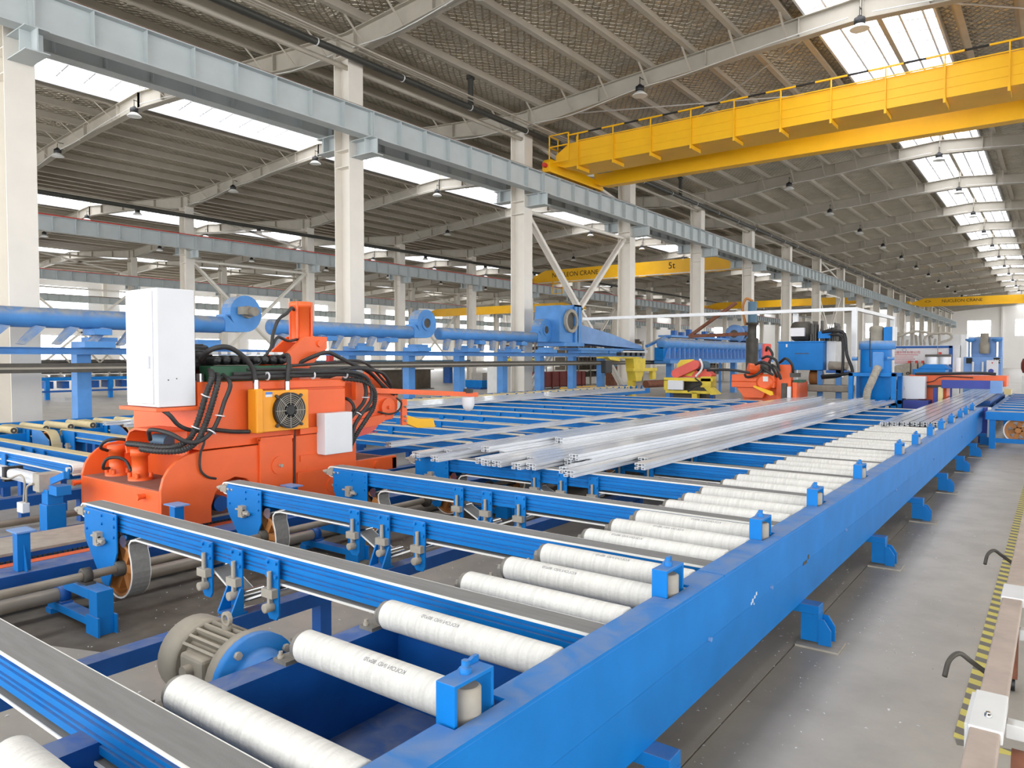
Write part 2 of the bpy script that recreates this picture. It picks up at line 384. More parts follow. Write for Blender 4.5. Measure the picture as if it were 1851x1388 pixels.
# ---- roof: one ceiling per nave, with purlins, rafters and roof-light panes as parts
def nave(xl, full, kmax_brace, ycut=Y1):
    xr = xl+SPAN; xm = xl+SPAN/2; g = 1.5
    m = MB()
    for sgn, xv in ((1, xl), (-1, xr)):
        a = xv; b = xm-sgn*g; za, zb = deckz(0), deckz(SPAN/2-g)
        m.prism([(a,za),(b,zb),(b,zb+0.1),(a,za+0.1)], 'y', Y0, ycut)
    ceil = struct('ceiling', m, 'foil')
    zb = deckz(SPAN/2-g)
    # upstands of the roof light
    for sgn in (1, -1):
        b = xm-sgn*g
        MB().box(min(b, b+sgn*0.06), max(b, b+sgn*0.06), Y0, ycut, zb-0.26, zb+0.10).build('curb', 'white_paint', ceil)
    # translucent panes, two per bay, with their glazing bars
    n = 0; y = Y0
    pm = None; bars = None
    for k, yf in enumerate(YF[:-1]):
        ya, yb = yf, yf+8
        for sgn in (1, -1):
            if sgn == 1:
                x0, x1 = xm-g, xm-0.03
            else: x0, x1 = xm+0.03, xm+g
            if k == 0:
                z0, z1 = (zb+0.10, zb+0.32) if sgn == 1 else (zb+0.32, zb+0.10)
                q = MB().prism([(x0,z0),(x1,z1),(x1,z1+0.02),(x0,z0+0.02)], 'y', ya+0.02, yb-0.02).build('pane', 'skylight', ceil)
                bb = MB()
                for j in range(9):
                    yy = ya+0.45+j*0.89; bb.bar((x0,yy,z0-0.03),(x1,yy,z1-0.03),0.055,0.05)
                for fx in (0.3, 0.72): bb.box(x0+(x1-x0)*fx-0.03, x0+(x1-x0)*fx+0.03, ya, yb, z0+(z1-z0)*fx-0.09, z0+(z1-z0)*fx-0.03)
                r = bb.build('glazing_bars', 'white_paint', ceil)
                if sgn == 1: pm = [q, r]
                else: pm += [q, r]
            else:
                i = 0 if sgn == 1 else 2
                dupmesh(pm[i], (0, 8*k, 0)); dupmesh(pm[i+1], (0, 8*k, 0))
    MB().box(xm-0.07, xm+0.07, Y0, ycut, zb+0.06, zb+0.28).build('ridge_beam', 'beam', ceil)
    # purlins
    pd = [0.75+1.42*i for i in range(7)]
    for sgn, xv in ((1, xl), (-1, xr)):
        for d in pd:
            x = xv+sgn*d; z = deckz(d)
            MB().prism([(x-0.13,z-0.03),(x-0.13,z+0.0),(x+0.02,z+0.0),(x+0.02,z-0.25),(x+0.15,z-0.25),(x+0.15,z-0.285),(x-0.01,z-0.285),(x-0.01,z-0.03)], 'y', Y0, ycut).build('purlin', 'beam', ceil)
    # rafters
    bot = [(0.28,9.85),(1.6,9.98),(3.2,10.15),(5.2,10.36),(8,10.53),(SPAN/2,10.70)]
    path_b = [(xl+d, z) for d, z in bot]+[(xr-d, z) for d, z in bot[::-1][1:]]
    top = [(0.0,10.46),(SPAN/2,11.30)]
    path_t = [(xl+d, z) for d, z in top]+[(xr-d, z) for d, z in top[::-1][1:]]
    def raf(y):
        m = MB()
        poly = path_t+[(xr, 9.85)]+path_b[::-1]+[(xl, 9.85)]
        m.prism(poly, 'y', y-0.012, y+0.012)
        m.strip(path_b, y-0.14, y+0.14, 0.025); m.strip(path_t, y-0.14, y+0.14, -0.025)
        for d in (0.35, 3.2, 6.9, 9.6, SPAN/2):
            for xx in (xl+d, xr-d):
                zt = 10.46+d/(SPAN/2)*0.84
                zb_ = [z for dd, z in bot if dd >= d-0.5][0]
                m.box(xx-0.012, xx+0.012, y-0.13, y+0.13, zb_, zt)
        m.cyl((xm, y, 10.7), (xm, y, 11.7), 0.06, 8)
        return m
    first = None; pieces = []
    for k, y in enumerate(YF):
        if first is None:
            first = raf(y).build('rafter', 'rafter', ceil); r = first
        else: r = dupmesh(first, (0, y-YF[0], 0))
        if full and 1 <= k <= kmax_brace:
            if not pieces:
                for sgn, xv in ((1, xl), (-1, xr)):
                    for d in pd:
                        x = xv+sgn*d; zt = deckz(d)-0.27; zb_ = 9.9+d*0.078
                        for sy in (-1, 1):
                            pieces.append(MB().bar((x, y+sy*0.78, zt), (x, y+sy*0.06, zb_), 0.06, 0.012).build('fly_brace', 'beam', r))
                for sgn, xv in ((1, xl), (-1, xr)):
                    pts = [(xv+sgn*0.4, y-0.2, 9.95), (xv+sgn*2.2, y-0.2, 9.93), (xv+sgn*4.6, y-0.2, 10.25), (xv+sgn*6.4, y-0.2, 10.36), (xv+sgn*8.8, y-0.2, 10.62), (xv+sgn*10.9, y-0.2, 10.78)]
                    pieces.append(MB().tube(pts, 0.014, 6, 4).build('cable', 'white_dirty', r))
            else:
                for p in pieces[:]:
                    c = p.copy(); COL.objects.link(c); c.parent = r
    return ceil
nave(XR[0], True, 12)
nave(XR[1], True, 9)
nave(XR[2], False, 0)
nave(XR[3], False, 0)
nave(XRIGHT, False, 0)

# ---- columns
def make_column(x, y, label):
    t = thing('steel_column', label, 'column', (x, y, 0))
    m = MB(); m.box(x-0.3, x-0.275, y-0.25, y+0.25, 0.03, 9.86); m.box(x+0.275, x+0.3, y-0.25, y+0.25, 0.03, 9.86); m.box(x-0.275, x+0.275, y-0.02, y+0.02, 0.03, 9.86)
    for z in (6.85, 7.3, 9.8): m.box(x-0.275, x+0.275, y-0.24, y+0.24, z, z+0.02)
    m.build('shaft', 'column', t)
    MB().box(x-0.4, x+0.4, y-0.34, y+0.34, 0, 0.03).build('base_plate', 'beam', t)
    for s in (1, -1):
        a, b = x+s*0.3, x+s*1.12; lo, hi = min(a,b), max(a,b); up = 0.29 if s < 0 else 0
        q = MB(); q.box(lo, hi, y-0.2, y+0.2, 7.49+up, 7.51+up); q.box(lo, hi, y-0.2, y+0.2, 7.08+up, 7.10+up)
        q.box(lo, hi, y-0.012, y+0.012, 7.1+up, 7.49+up); q.box(x+s*0.84-0.012, x+s*0.84+0.012, y-0.19, y+0.19, 7.1+up, 7.49+up)
        q.build('bracket', 'girder', t)
    return t
ROWN = ['nearest column row', 'second column row', 'third column row']
proto = None
for r in range(3):
    for k, y in enumerate(YF):
        if y < 0: continue
        n = k-2
        lab = '%s white steel column from the left in the %s' % (ORD[n], ROWN[r])
        if n == 0 and r == 0: lab = 'broad white steel column at the left edge of the photo'
        grp = 'white columns of the %s' % ROWN[r]
        if proto is None:
            proto = make_column(XR[r], y, lab); proto['group'] = grp
        else: copy_tree(proto, (XR[r], y, 0), lab, group=grp)
for k, y in enumerate(YF):
    if y > 60: break
    copy_tree(proto, (XRIGHT, y, 0), '%s white steel column of the row right of the aisle' % ORD[k], group='white columns right of the aisle')

# ---- crane girders
def crane_girder(x, label, stiff, red, zl=7.515, zh=8.215):
    t = thing('crane_girder', label, 'girder', (x, YF[0], 7.51))
    m = MB(); ya, yb = YF[0], 152.3
    m.box(x-0.17, x+0.17, ya, yb, zl, zl+0.025); m.box(x-0.17, x+0.17, ya, yb, zh-0.025, zh); m.box(x-0.008, x+0.008, ya, yb, zl+0.025, zh-0.025)
    m.build('beam', 'girder', t)
    MB().box(x-0.03, x+0.03, ya, yb, zh, zh+0.075).build('rail', 'rust', t)
    if red: MB().box(x+0.12, x+0.16, ya, yb, 8.225, 8.27).build('conductor_rail', 'red', t)
    ys = [ya+1.0*i for i in range(1, int(yb-ya)) if ya+i > 2]
    def st(mb, y): mb.box(x+0.008, x+0.16, y-0.008, y+0.008, zl+0.025, zh-0.025); mb.box(x-0.16, x-0.008, y-0.008, y+0.008, zl+0.025, zh-0.025)
    if stiff:
        f = None
        for y in ys:
            if f is None: q = MB(); st(q, y); f = q.build('stiffener', 'girder', t); yf_ = y
            else: dupmesh(f, (0, y-yf_, 0))
        f = None
        for y in YF:                            # bolted splice plates over the columns
            if f is None: f = MB().box(x+0.008, x+0.10, y-0.06, y+0.06, 7.54, 8.19).build('splice', 'girder', t); y_ = y
            else: dupmesh(f, (0, y-y_, 0))
    else:
        q = MB()
        for y in ys: st(q, y)
        q.build('stiffeners', 'girder', t)
    return t
crane_girder(XR[0]+0.85, 'grey crane girder along the right side of the nearest column row', True, False)
crane_girder(XR[0]-0.85, 'grey crane girder hidden behind the nearest column row', False, False, 7.80, 8.215)
crane_girder(XR[1]+0.85, 'grey crane girder with a red line on the second column row', True, True)
crane_girder(XR[1]-0.85, 'grey crane girder on the far side of the second column row', False, False, 7.80, 8.215)
crane_girder(XR[2]+0.85, 'grey crane girder with a red line on the third column row', False, True)
crane_girder(XR[2]-0.85, 'grey crane girder on the far side of the third column row', False, False, 7.80, 8.215)
crane_girder(XR[3]+0.85, 'grey crane girder running along the windowed left wall', False, False)

# ---- cross bracing between columns
def brace(x, ya, row, lab):
    t = thing('cross_brace', lab, 'brace', (x, ya, 0))
    a = (x, ya+0.25, 7.0); b = (x, ya+7.75, 0.4); c = (x, ya+0.25, 0.4); d = (x, ya+7.75, 7.0)
    for p, q in ((a, b), (c, d)):
        m = MB()
        for dx in (-0.09, 0.09): m.bar((p[0]+dx, p[1], p[2]), (q[0]+dx, q[1], q[2]), 0.07, 0.12)
        m.build('diagonal', 'column', t)
    MB().cyl((x, ya+0.2, 7.05), (x, ya+7.8, 7.05), 0.07, 10).build('strut', 'column', t)
    MB().bar((x, ya+0.25, 8.5), (x, ya+7.75, 9.7), 0.1, 0.1).build('upper_diagonal', 'column', t)
    MB().bar((x, ya+0.25, 9.7), (x, ya+7.75, 8.5), 0.1, 0.1).build('upper_diagonal', 'column', t)
for r in range(3):
    brace(XR[r]-0.02, 21.5, r, 'white crossed steel bracing between third and fourth columns of the %s' % ROWN[r])
    brace(XR[r]-0.02, 61.5, r, 'white crossed steel bracing far down the %s' % ROWN[r])
m = MB()
for r in range(3):
    t = solo('eave_strut', MB().cyl((XR[r], YF[0], 9.55), (XR[r], 150, 9.55), 0.07, 8), 'beam', 'long beige pipe strut under the roof along the %s' % ROWN[r], 'strut')
# ---- rainwater and cable pipes high along the nearest row
t = thing('drain_pipe', 'dark drain pipe under the roof along the nearest column row', 'pipe', (-15.05, -10, 9.62))
MB().cyl((-15.05, -10, 9.62), (-15.05, 150, 9.62), 0.09, 12).build('pipe', 'pipe_dark', t)
f = None
for i in range(50):
    y = -6+3*i
    if f is None: f = MB().ring((-15.05, y-0.015, 9.62), (0,1,0), 0.09, 0.105, 0.03, 14).build('clamp', 'alu_matt', t); MB().bar((-15.05, y, 9.7), (-15.05, y, 10.7), 0.012).build('hanger', 'steel_dark', t)
    else: dupmesh(f, (0, 3*i, 0))
for j, (dx, z) in enumerate(((0.18, 9.75), (0.30, 9.78), (0.42, 9.74))):
    solo('conduit', MB().cyl((-15.05+dx, -10, z), (-15.05+dx, 150, z), 0.022, 8), 'beam', '%s thin conduit beside the dark drain pipe' % ORD[j], 'conduit', 'conduits under the roof')
t = thing('drain_pipe', 'dark drain pipe under the roof along the second column row', 'pipe', (-37.4, -10, 9.3))
MB().cyl((-37.4, -10, 9.3), (-37.4, 150, 9.3), 0.1, 10).build('pipe', 'pipe_dark', t)
for y in (17.5, 25.5, 33.5):
    solo('downpipe', MB().tube([(-15.05, y+0.5, 9.65), (-15.05, y+0.5, 10.1), (-15.05, y+0.5, 10.55)], 0.09, 10, 1).cyl((-15.05,y+0.5,10.5),(-15.05,y+0.5,10.6),0.14,10), 'pipe_dark', 'short dark roof outlet above the drain pipe %s' % {17.5:'before the yellow crane',25.5:'behind the yellow crane',33.5:'near the fifth column'}[y], 'pipe')
# thin round roof bracing rods
for i, (a, b) in enumerate((((-15.2,21.6,10.3),(-4.6,29.4,11.3)), ((-15.2,29.4,10.3),(-4.6,21.6,11.3)), ((-4.2,21.6,11.3),(6.4,29.4,10.3)), ((-4.2,29.4,11.3),(6.4,21.6,10.3)))):
    solo('tie_rod', MB().cyl(a, b, 0.022, 6), 'alu_matt', 'thin steel roof tie rod %s' % ('crossing under the left roof slope above the yellow crane','the other rod of the cross on the left slope','crossing under the right roof slope','the other rod of the cross on the right slope')[i], 'rod')

# ---- high-bay lamps
def make_lamp(loc, cable, label):
    x, y, z = loc
    t = thing('high_bay_lamp', label, 'lamp', loc)
    MB().cyl((x,y,z+0.30), (x,y,z+0.30+cable), 0.012, 6).build('cable', 'black', t); MB().cyl((x,y-0.02,z+0.28+cable), (x,y+0.30,z+0.28+cable), 0.015, 6).build('arm', 'steel_dark', t)
    MB().lathe((x,y,z+0.12), (0,0,1), [(0,0.10),(0.03,0.14),(0.17,0.14),(0.19,0.09),(0.24,0.05)], 14).build('housing', 'black', t)
    MB().lathe((x,y,z), (0,0,1), [(0.0,0.24),(0.015,0.245),(0.06,0.20),(0.13,0.12)], 18).build('reflector', 'lampshade', t)
    return t
lp = None
NV = ['nearest roof', 'second roof', 'third roof']
for r in range(3):
    xm = XR[r]+SPAN/2
    for k, y in enumerate(YF):
        if k < 2 or k > (16 if r == 0 else 11): continue
        for j, (dx, z, nm) in enumerate(((0, 10.38, 'hanging at the ridge'), (-6.4, 10.0, 'under the left roof slope'), (6.4, 10.0, 'under the right roof slope'))):
            lab = 'high-bay lamp %s, %s frame, %s' % (nm, ORD[k-2], NV[r])
            if lp is None: lp = make_lamp((xm+dx, y-0.25, z), 0.30, lab); lp['group'] = 'high-bay lamps'
            else: copy_tree(lp, (xm+dx, y-0.25, z), lab, group='high-bay lamps')

# ---- overhead cranes
def rail_fence(t, x0, x1, y, z, n):
    step = (x1-x0)/n
    MB().bar((x0,y,z+0.72),(x1,y,z+0.72),0.03).build('mid_rail', 'yellow', t)
    f = None; g = None
    for i in range(n+1):
        x = x0+step*i
        if f is None:
            f = MB().bar((x,y,z-0.20),(x,y,z+0.98),0.035).build('rail_post', 'yellow', t); h = MB().bar((x,y-0.02,z-0.20),(x,y+0.75,z-0.20),0.06,0.12).build('walkway_bracket', 'yellow', t)
            g = MB().bar((x-step*0.31,y,z+0.98),(x+step*0.31,y,z+0.98),0.045).build('top_rail', 'yellow', t); d = MB().bar((x+step*0.31,y,z+0.98),(x+step*0.69,y,z+0.98),0.045).build('top_rail', 'ink_black', t)
        else:
            for q in (f, h, g): dupmesh(q, (step*i,0,0))
            if i < n: dupmesh(d, (step*i,0,0))
t = thing('overhead_crane', 'big yellow double-girder overhead crane with walkway railing, nearest to the camera', 'crane', (-4.4, 23.8, 8.3))
xa, xb = -14.75, 5.95
for x in (xa, xb):
    MB().prism([(21.8,8.32),(22.1,8.32),(25.6,8.32),(25.6,8.62),(22.4,8.78),(21.9,8.78),(21.8,8.66)], 'x', x-0.16, x+0.16).build('end_truck', 'yellow', t, 0.012)
    q = MB(); q.cyl((x-0.05,22.2,8.4),(x+0.05,22.2,8.4),0.13,16); q.cyl((x-0.05,25.2,8.4),(x+0.05,25.2,8.4),0.13,16); q.build('wheel', 'steel_dark', t)
    MB().cyl((x,21.8,8.55),(x,21.66,8.55),0.08,12).build('buffer', 'red', t)
MB().prism([(xa+0.1,8.62),(xa+0.5,8.50),(xb-0.5,8.50),(xb-0.1,8.62),(xb-0.1,9.0),(xb-0.6,9.30),(xa+0.6,9.30),(xa+0.1,9.0)], 'y', 22.30, 22.85).build('girder', 'yellow', t)
MB().prism([(xa+0.1,8.50),(xa+0.5,8.36),(xb-0.5,8.36),(xb-0.1,8.50),(xb-0.1,9.0),(xb-0.6,9.30),(xa+0.6,9.30),(xa+0.1,9.0)], 'y', 25.0, 25.4).build('girder', 'yellow', t)
for y in (22.35, 25.0):
    MB().box(xa+0.4, xb-0.4, y-0.05, y+0.45, 9.30, 9.33).build('top_flange', 'yellow', t); MB().box(xa+0.5, xb-0.5, y+0.15, y+0.22, 9.33, 9.40).build('trolley_rail', 'rust', t)
MB().box(xa+0.5, xb-0.5, 22.86, 23.75, 8.52, 8.55).build('walkway', 'yellow', t)
for z in (8.75, 9.0): MB().box(xa+0.5, xb-0.5, 22.288, 22.30, z, z+0.012).build('seam', 'yellow', t)
rail_fence(t, xa+1.05, xb-1.5, 22.24, 8.62, 13)
q = MB()
for p in ((xa+0.05,21.95),(xa+0.05,22.5),(xa+0.85,21.95),(xa+0.85,22.5)): q.bar((p[0],p[1],8.6),(p[0],p[1],9.6),0.035)
for z in (9.6, 9.2, 8.65): q.bar((xa+0.05,21.95,z),(xa+0.85,21.95,z),0.035); q.bar((xa+0.05,21.95,z),(xa+0.05,22.5,z),0.035)
q.build('cage', 'yellow', t)
q = MB(); q.box(xa+0.5, xa+1.0, 23.85, 24.2, 8.7, 9.0); q.cyl((xa+0.6,24.4,8.8),(xa+1.2,24.4,8.8),0.12,14); q.build('drive_motor', 'motor_grey', t)
MB().bar((xa+0.2, 40.9, 9.35),(xb,40.9,9.35),0.05).build('festoon_rail','rust',None) if False else None

def far_crane(name_lab, xa, xb, y, z0, z1, txt, tx, ty, brackets):
    t = thing('overhead_crane', name_lab, 'crane', ((xa+xb)/2, y, z0))
    h = z1-z0
    MB().prism([(xa+0.3,z0+0.25),(xa+1.2,z0),(xb-1.2,z0),(xb-0.3,z0+0.25),(xb-0.3,z0+h*0.55),(xb-1.6,z1),(xa+1.6,z1),(xa+0.3,z0+h*0.55)], 'y', y, y+0.45).build('girder', 'yellow', t)
    MB().box(xa+1.2, xb-1.2, y-0.08, y+0.53, z0-0.05, z0).build('bottom_flange', 'yellow', t)
    for x in (xa, xb):
        MB().box(x-0.14, x+0.14, y-1.2, y+1.6, max(z0+0.12,8.3 if z0 > 7.5 else 0), max(z0+0.42,8.6 if z0 > 7.5 else 0)).build('end_truck', 'yellow', t, 0.01)
        q = MB(); zw = max(z0+0.25, 8.43 if z0 > 7.5 else 0); q.cyl((x-0.05,y-1.0,zw),(x+0.05,y-1.0,zw),0.13,14); q.cyl((x-0.05,y+1.4,zw),(x+0.05,y+1.4,zw),0.13,14); q.build('wheel', 'steel_dark', t)
    if brackets:
        f = None
        for i in range(9):
            x = xa+2.5+i*2.1
            if f is None: f = MB().box(x-0.3, x+0.3, y-0.25, y+0.0, z0-0.12, z0-0.05).build('bracket', 'yellow', t); x_ = x
            else: dupmesh(f, (x-x_, 0, 0))
        MB().box(xa+1, xb-1, y-0.22, y-0.16, z0-0.05, z0+0.02).build('cable_rail', 'white_dirty', t)
    if txt: M = Matrix.Translation((tx, y-0.012, (z0+z1)/2+0.05)) @ Matrix.Rotation(math.radians(90), 4, 'X')
    if txt: text(txt, h*0.52, 'ink_black', t, M)
    return t
t = far_crane('yellow overhead crane with black lettering hanging far down the nearest bay', -14.75, 5.95, 101.0, 8.0, 8.95, 'NUCLEON CRANE', -9.3, 0, False)
M = Matrix.Translation((-12.8, 100.988, 8.53)) @ Matrix.Rotation(math.radians(90), 4, 'X')
text('<>', 0.6, 'ink_black', t, M)
text('5t', 0.5, 'ink_red', t, Matrix.Translation((-1.9, 100.988, 8.6)) @ Matrix.Rotation(math.radians(90), 4, 'X'))
t = far_crane('yellow overhead crane seen between columns in the second bay', -37.15, -16.45, 52.5, 8.2, 9.25, 'NUCLEON CRANE', -32.6, 0, True)
text('5t', 0.7, 'ink_black', t, Matrix.Translation((-23.9, 52.488, 8.8)) @ Matrix.Rotation(math.radians(90), 4, 'X'))
q = MB()
for p in ((-34.6,52.2),(-33.6,52.2)): q.bar((p[0],p[1],7.2),(p[0],p[1],8.3),0.05)
for z in (7.2,7.6,8.0): q.bar((-34.6,52.2,z),(-33.6,52.2,z),0.05)
q.build('ladder', 'yellow', t)
far_crane('distant yellow crane low behind the second column row', -59.5, -38.9, 63, 6.6, 7.4, '', -50, 0, False)
far_crane('distant yellow crane far down the second bay behind the columns', -37.15, -16.45, 92, 8.1, 8.9, '', -30, 0, False)
# ================================================================== ROLLER TABLE IN FRONT
RT = thing('roller_table', 'long blue roller conveyor table with white felt rollers, closest to the camera', 'conveyor', (-1.7, 8, 0))
XB = -1.2
MB().prism([(XB,0.47),(XB,0.705),(XB-0.012,0.705),(XB-0.012,0.47)], 'y', -0.9, 17.4).build('side_plate', 'blue', RT, 0.004)
MB().prism([(XB-0.006,0.243),(XB-0.004,0.468),(XB-0.016,0.468),(XB-0.018,0.255),(XB-0.10,0.255),(XB-0.10,0.243)], 'y', -0.9, 17.4).build('lower_plate', 'blue', RT)
MB().prism([(-1.268,0.25),(-1.258,0.25),(-1.258,0.703),(-1.268,0.703)], 'y', -0.9, 17.4).build('inner_web', 'blue_deep', RT)
GY = [1.45, 2.77, 3.97, 5.11, 6.5, 8.4, 9.5, 10.7, 11.8, 13.0, 14.3, 15.2, 16.4]
cuts = [-0.9]
for c in (3.22, 6.2, 9.2, 12.4, 15.6): cuts.append(c)
cuts.append(17.4)
edges = []
for i in range(len(cuts)-1):                 # the cover plates, notched round each guide
    a, b = cuts[i]+0.003, cuts[i+1]-0.003
    p = [(XB+0.002, a), (XB+0.002, b), (-1.325, b)]
    for g in sorted([g for g in GY if a < g < b-0.2], reverse=True):
        p += [(-1.325, g+0.21), (-1.262, g+0.21), (-1.262, g-0.012), (-1.325, g-0.012)]
    p += [(-1.325, a)]
    MB().prism(p, 'z', 0.705, 0.717).build('cover_plate', 'blue', RT)
# scuffs and bolts on the long side face
f = None
for i, (y, z) in enumerate(((3.05,0.475),(3.9,0.49),(5.6,0.475),(7.6,0.475),(10.2,0.475),(13.4,0.475))):
    if f is None: f = MB().cyl((XB-0.002,y,z),(XB+0.012,y,z),0.011,8).build('bolt', 'blue_pale', RT); b0 = (y, z)
    else: dupmesh(f, (0, y-b0[0], z-b0[1]))
q = MB()
for (dy, dz, s) in ((0,0,0.012),(0.03,0.012,0.009),(-0.02,-0.008,0.008),(0.055,0.022,0.010),(0.02,-0.02,0.006)): q.box(XB, XB+0.0015, 3.62+dy-s, 3.62+dy+s*0.6, 0.49+dz-s*0.6, 0.49+dz+s)
q.build('paint_chip', 'white_paint', RT)
MB().box(XB, XB+0.002, 4.52, 4.60, 0.462, 0.482).build('paint_chip', 'steel_dark', RT)
MB().box(XB, XB+0.002, 4.62, 4.65, 0.478, 0.505).build('paint_chip', 'steel_dark', RT)
# guide brackets with upright rollers
def guide(y):
    g = MB().prism([(y,0.60),(y,0.826),(y+0.17,0.826),(y+0.17,0.60),(y+0.158,0.60),(y+0.158,0.814),(y+0.012,0.814),(y+0.012,0.60)], 'x', -1.340, -1.272).build('guide_bracket', 'blue', RT, 0.002)
    MB().prism([(y+0.09,0.826),(y+0.17,0.826),(y+0.17,0.845),(y+0.15,0.845)], 'x', -1.340, -1.328).build('lug', 'blue', g)
    MB().lathe((-1.303,y+0.085,0.64),(0,0,1),[(0,0.034),(0.006,0.042),(0.148,0.042),(0.154,0.034)],22).build('guide_roller', 'cast', g)
    MB().lathe((-1.306,y+0.085,0.826),(0,0,1),[(0,0.018),(0.016,0.018),(0.016,0.012),(0.036,0.012)],6).build('bolt', 'blue', g)
    return g
g0 = guide(GY[0])
for y in GY[1:]: c = copy_tree(g0, Vector(g0.location)+Vector((0,y-GY[0],0)))
# inner beam, trough and cross members
MB().prism([(-2.30,0.598),(-2.19,0.598),(-2.19,0.25),(-2.205,0.25),(-2.205,0.585),(-2.30,0.585)], 'y', -0.9, 17.4).build('inner_beam', 'blue_deep', RT)
MB().box(-2.19, -1.325, -0.9, 2.16, 0.245, 0.255).build('trough_floor', 'blue_deep', RT)
MB().box(-2.19, -1.325, 2.4, 17.4, 0.245, 0.255).build('trough_floor', 'blue_deep', RT)
f = MB().box(-2.19, -1.325, 2.14, 2.155, 0.25, 0.60).build('cross_panel', 'blue_deep', RT)
for i in range(14): dupmesh(f, (0, 0.30+1.08*i if i else 0.28, 0)); dupmesh(f, (0, 1.08+1.08*i, 0))
MB().cyl((-2.19,1.36,0.43),(-1.33,1.36,0.43),0.028,12).build('drive_shaft', 'steel_dark', RT)
MB().lathe((-2.14,1.36,0.43),(1,0,0),[(0,0.05),(0.02,0.05),(0.02,0.085),(0.035,0.085),(0.035,0.05),(0.07,0.05),(0.07,0.08),(0.085,0.08),(0.085,0.04)],20).build('sprocket', 'blue_deep', RT)
MB().bar((-1.62,0.2,0.33),(-1.62,2.1,0.33),0.12,0.03).build('chain_guard', 'brown_plate', RT)
# rollers
AB = [0.94]+[2.28+1.08*i for i in range(14)]
RY = [0.34, 0.72, 1.18, 1.65, 2.06]
for b in AB[1:]: RY += [b+0.28, b+0.60, b+0.92]
def roller(y):
    r = MB().lathe((-2.165,y,0.662),(1,0,0),[(0,0.046),(0.003,0.055),(0.010,0.059),(0.82,0.059),(0.828,0.055),(0.832,0.046)],28).build('roller', 'felt', RT)
    q = MB().lathe((-2.185,y,0.662),(1,0,0),[(0,0.02),(0.0,0.050),(0.022,0.052)],18); q.build('end_cap', 'bearing_grey', r)
    q = MB(); q.box(-2.27,-2.195,y-0.06,y+0.03,0.598,0.612); q.prism([(y-0.022,0.612),(y+0.022,0.612),(y+0.022,0.655),(y+0.010,0.675),(y-0.010,0.675),(y-0.022,0.655)],'x',-2.225,-2.188); q.build('bearing', 'bearing_grey', r)
    MB().lathe((-2.245,y-0.045,0.612),(0,0,1),[(0,0.013),(0.012,0.013),(0.012,0.008),(0.025,0.008)],6).build('bearing_bolt', 'cast', r)
    return r
r0 = roller(RY[0]); rollers = [r0]
for y in RY[1:]: rollers.append(copy_tree(r0, Vector(r0.location)+Vector((0,y-RY[0],0))))
# faded grey print on the felt of the nearest rollers
def roller_print(parent, y, x, flip, ang):
    cu = bpy.data.curves.new('t', 'FONT'); cu.body = 'KOLON IND. 80x70'; cu.size = 0.022; cu.align_x = 'CENTER'; cu.align_y = 'CENTER'
    t = bpy.data.objects.new('t', cu); COL.objects.link(t); me = bpy.data.meshes.new_from_object(t); bpy.data.objects.remove(t)
    me.materials.clear(); me.materials.append(MATS['ink'])
    org = worldloc(parent)
    for v in me.vertices:
        a = ang+flip*v.co.y/0.0596
        v.co = (x+flip*v.co.x-org[0], y-math.sin(a)*0.0596-org[1], 0.662+math.cos(a)*0.0596-org[2])
    o = bpy.data.objects.new('print', me); COL.objects.link(o); o.parent = parent
    # children of a shifted roller sit in its own frame
    return o
for i, x, fl, an in ((3,-1.72,1,0.55),(4,-1.85,1,0.6),(6,-1.85,1,0.55),(7,-1.75,1,0.4),(8,-1.9,1,0.5),(9,-1.8,1,0.45),(10,-1.7,1,0.5)):
    roller_print(rollers[i], RY[i], x, -fl, an)
# feet
def foot(y):
    m = MB(); m.box(-1.75,-1.10,y-0.05,y+0.05,0.19,0.243); f = m.build('foot', 'blue', RT, 0.003)
    MB().box(-1.20,-1.10,y-0.05,y+0.05,0.03,0.19).build('leg', 'blue', f)
    for s in (-0.055, 0.045): MB().prism([(-1.10,0.02),(-1.03,0.02),(-1.03,0.11),(-1.07,0.17),(-1.10,0.17)],'y',y+s,y+s+0.01).build('gusset', 'blue', f)
    MB().box(-1.22,-0.98,y-0.1,y+0.1,0.0,0.012).build('pad', 'cast', f)
    return f
f0 = foot(2.48)
for j in range(1, 8): copy_tree(f0, Vector(f0.location)+Vector((0,2.06*j,0)))
f1 = MB().box(-2.3,-2.2,2.43,2.53,0.0,0.25).build('inner_leg', 'blue_deep', RT)
for j in range(1, 8): dupmesh(f1, (0,2.06*j,0))
# end post of the table
MB().box(-1.27,-1.13,17.42,17.62,0.0,0.72).build('end_post', 'blue_violet', RT); MB().box(-1.12,-1.07,17.42,17.60,0.02,0.72).build('end_strip', 'white_dirty', RT)

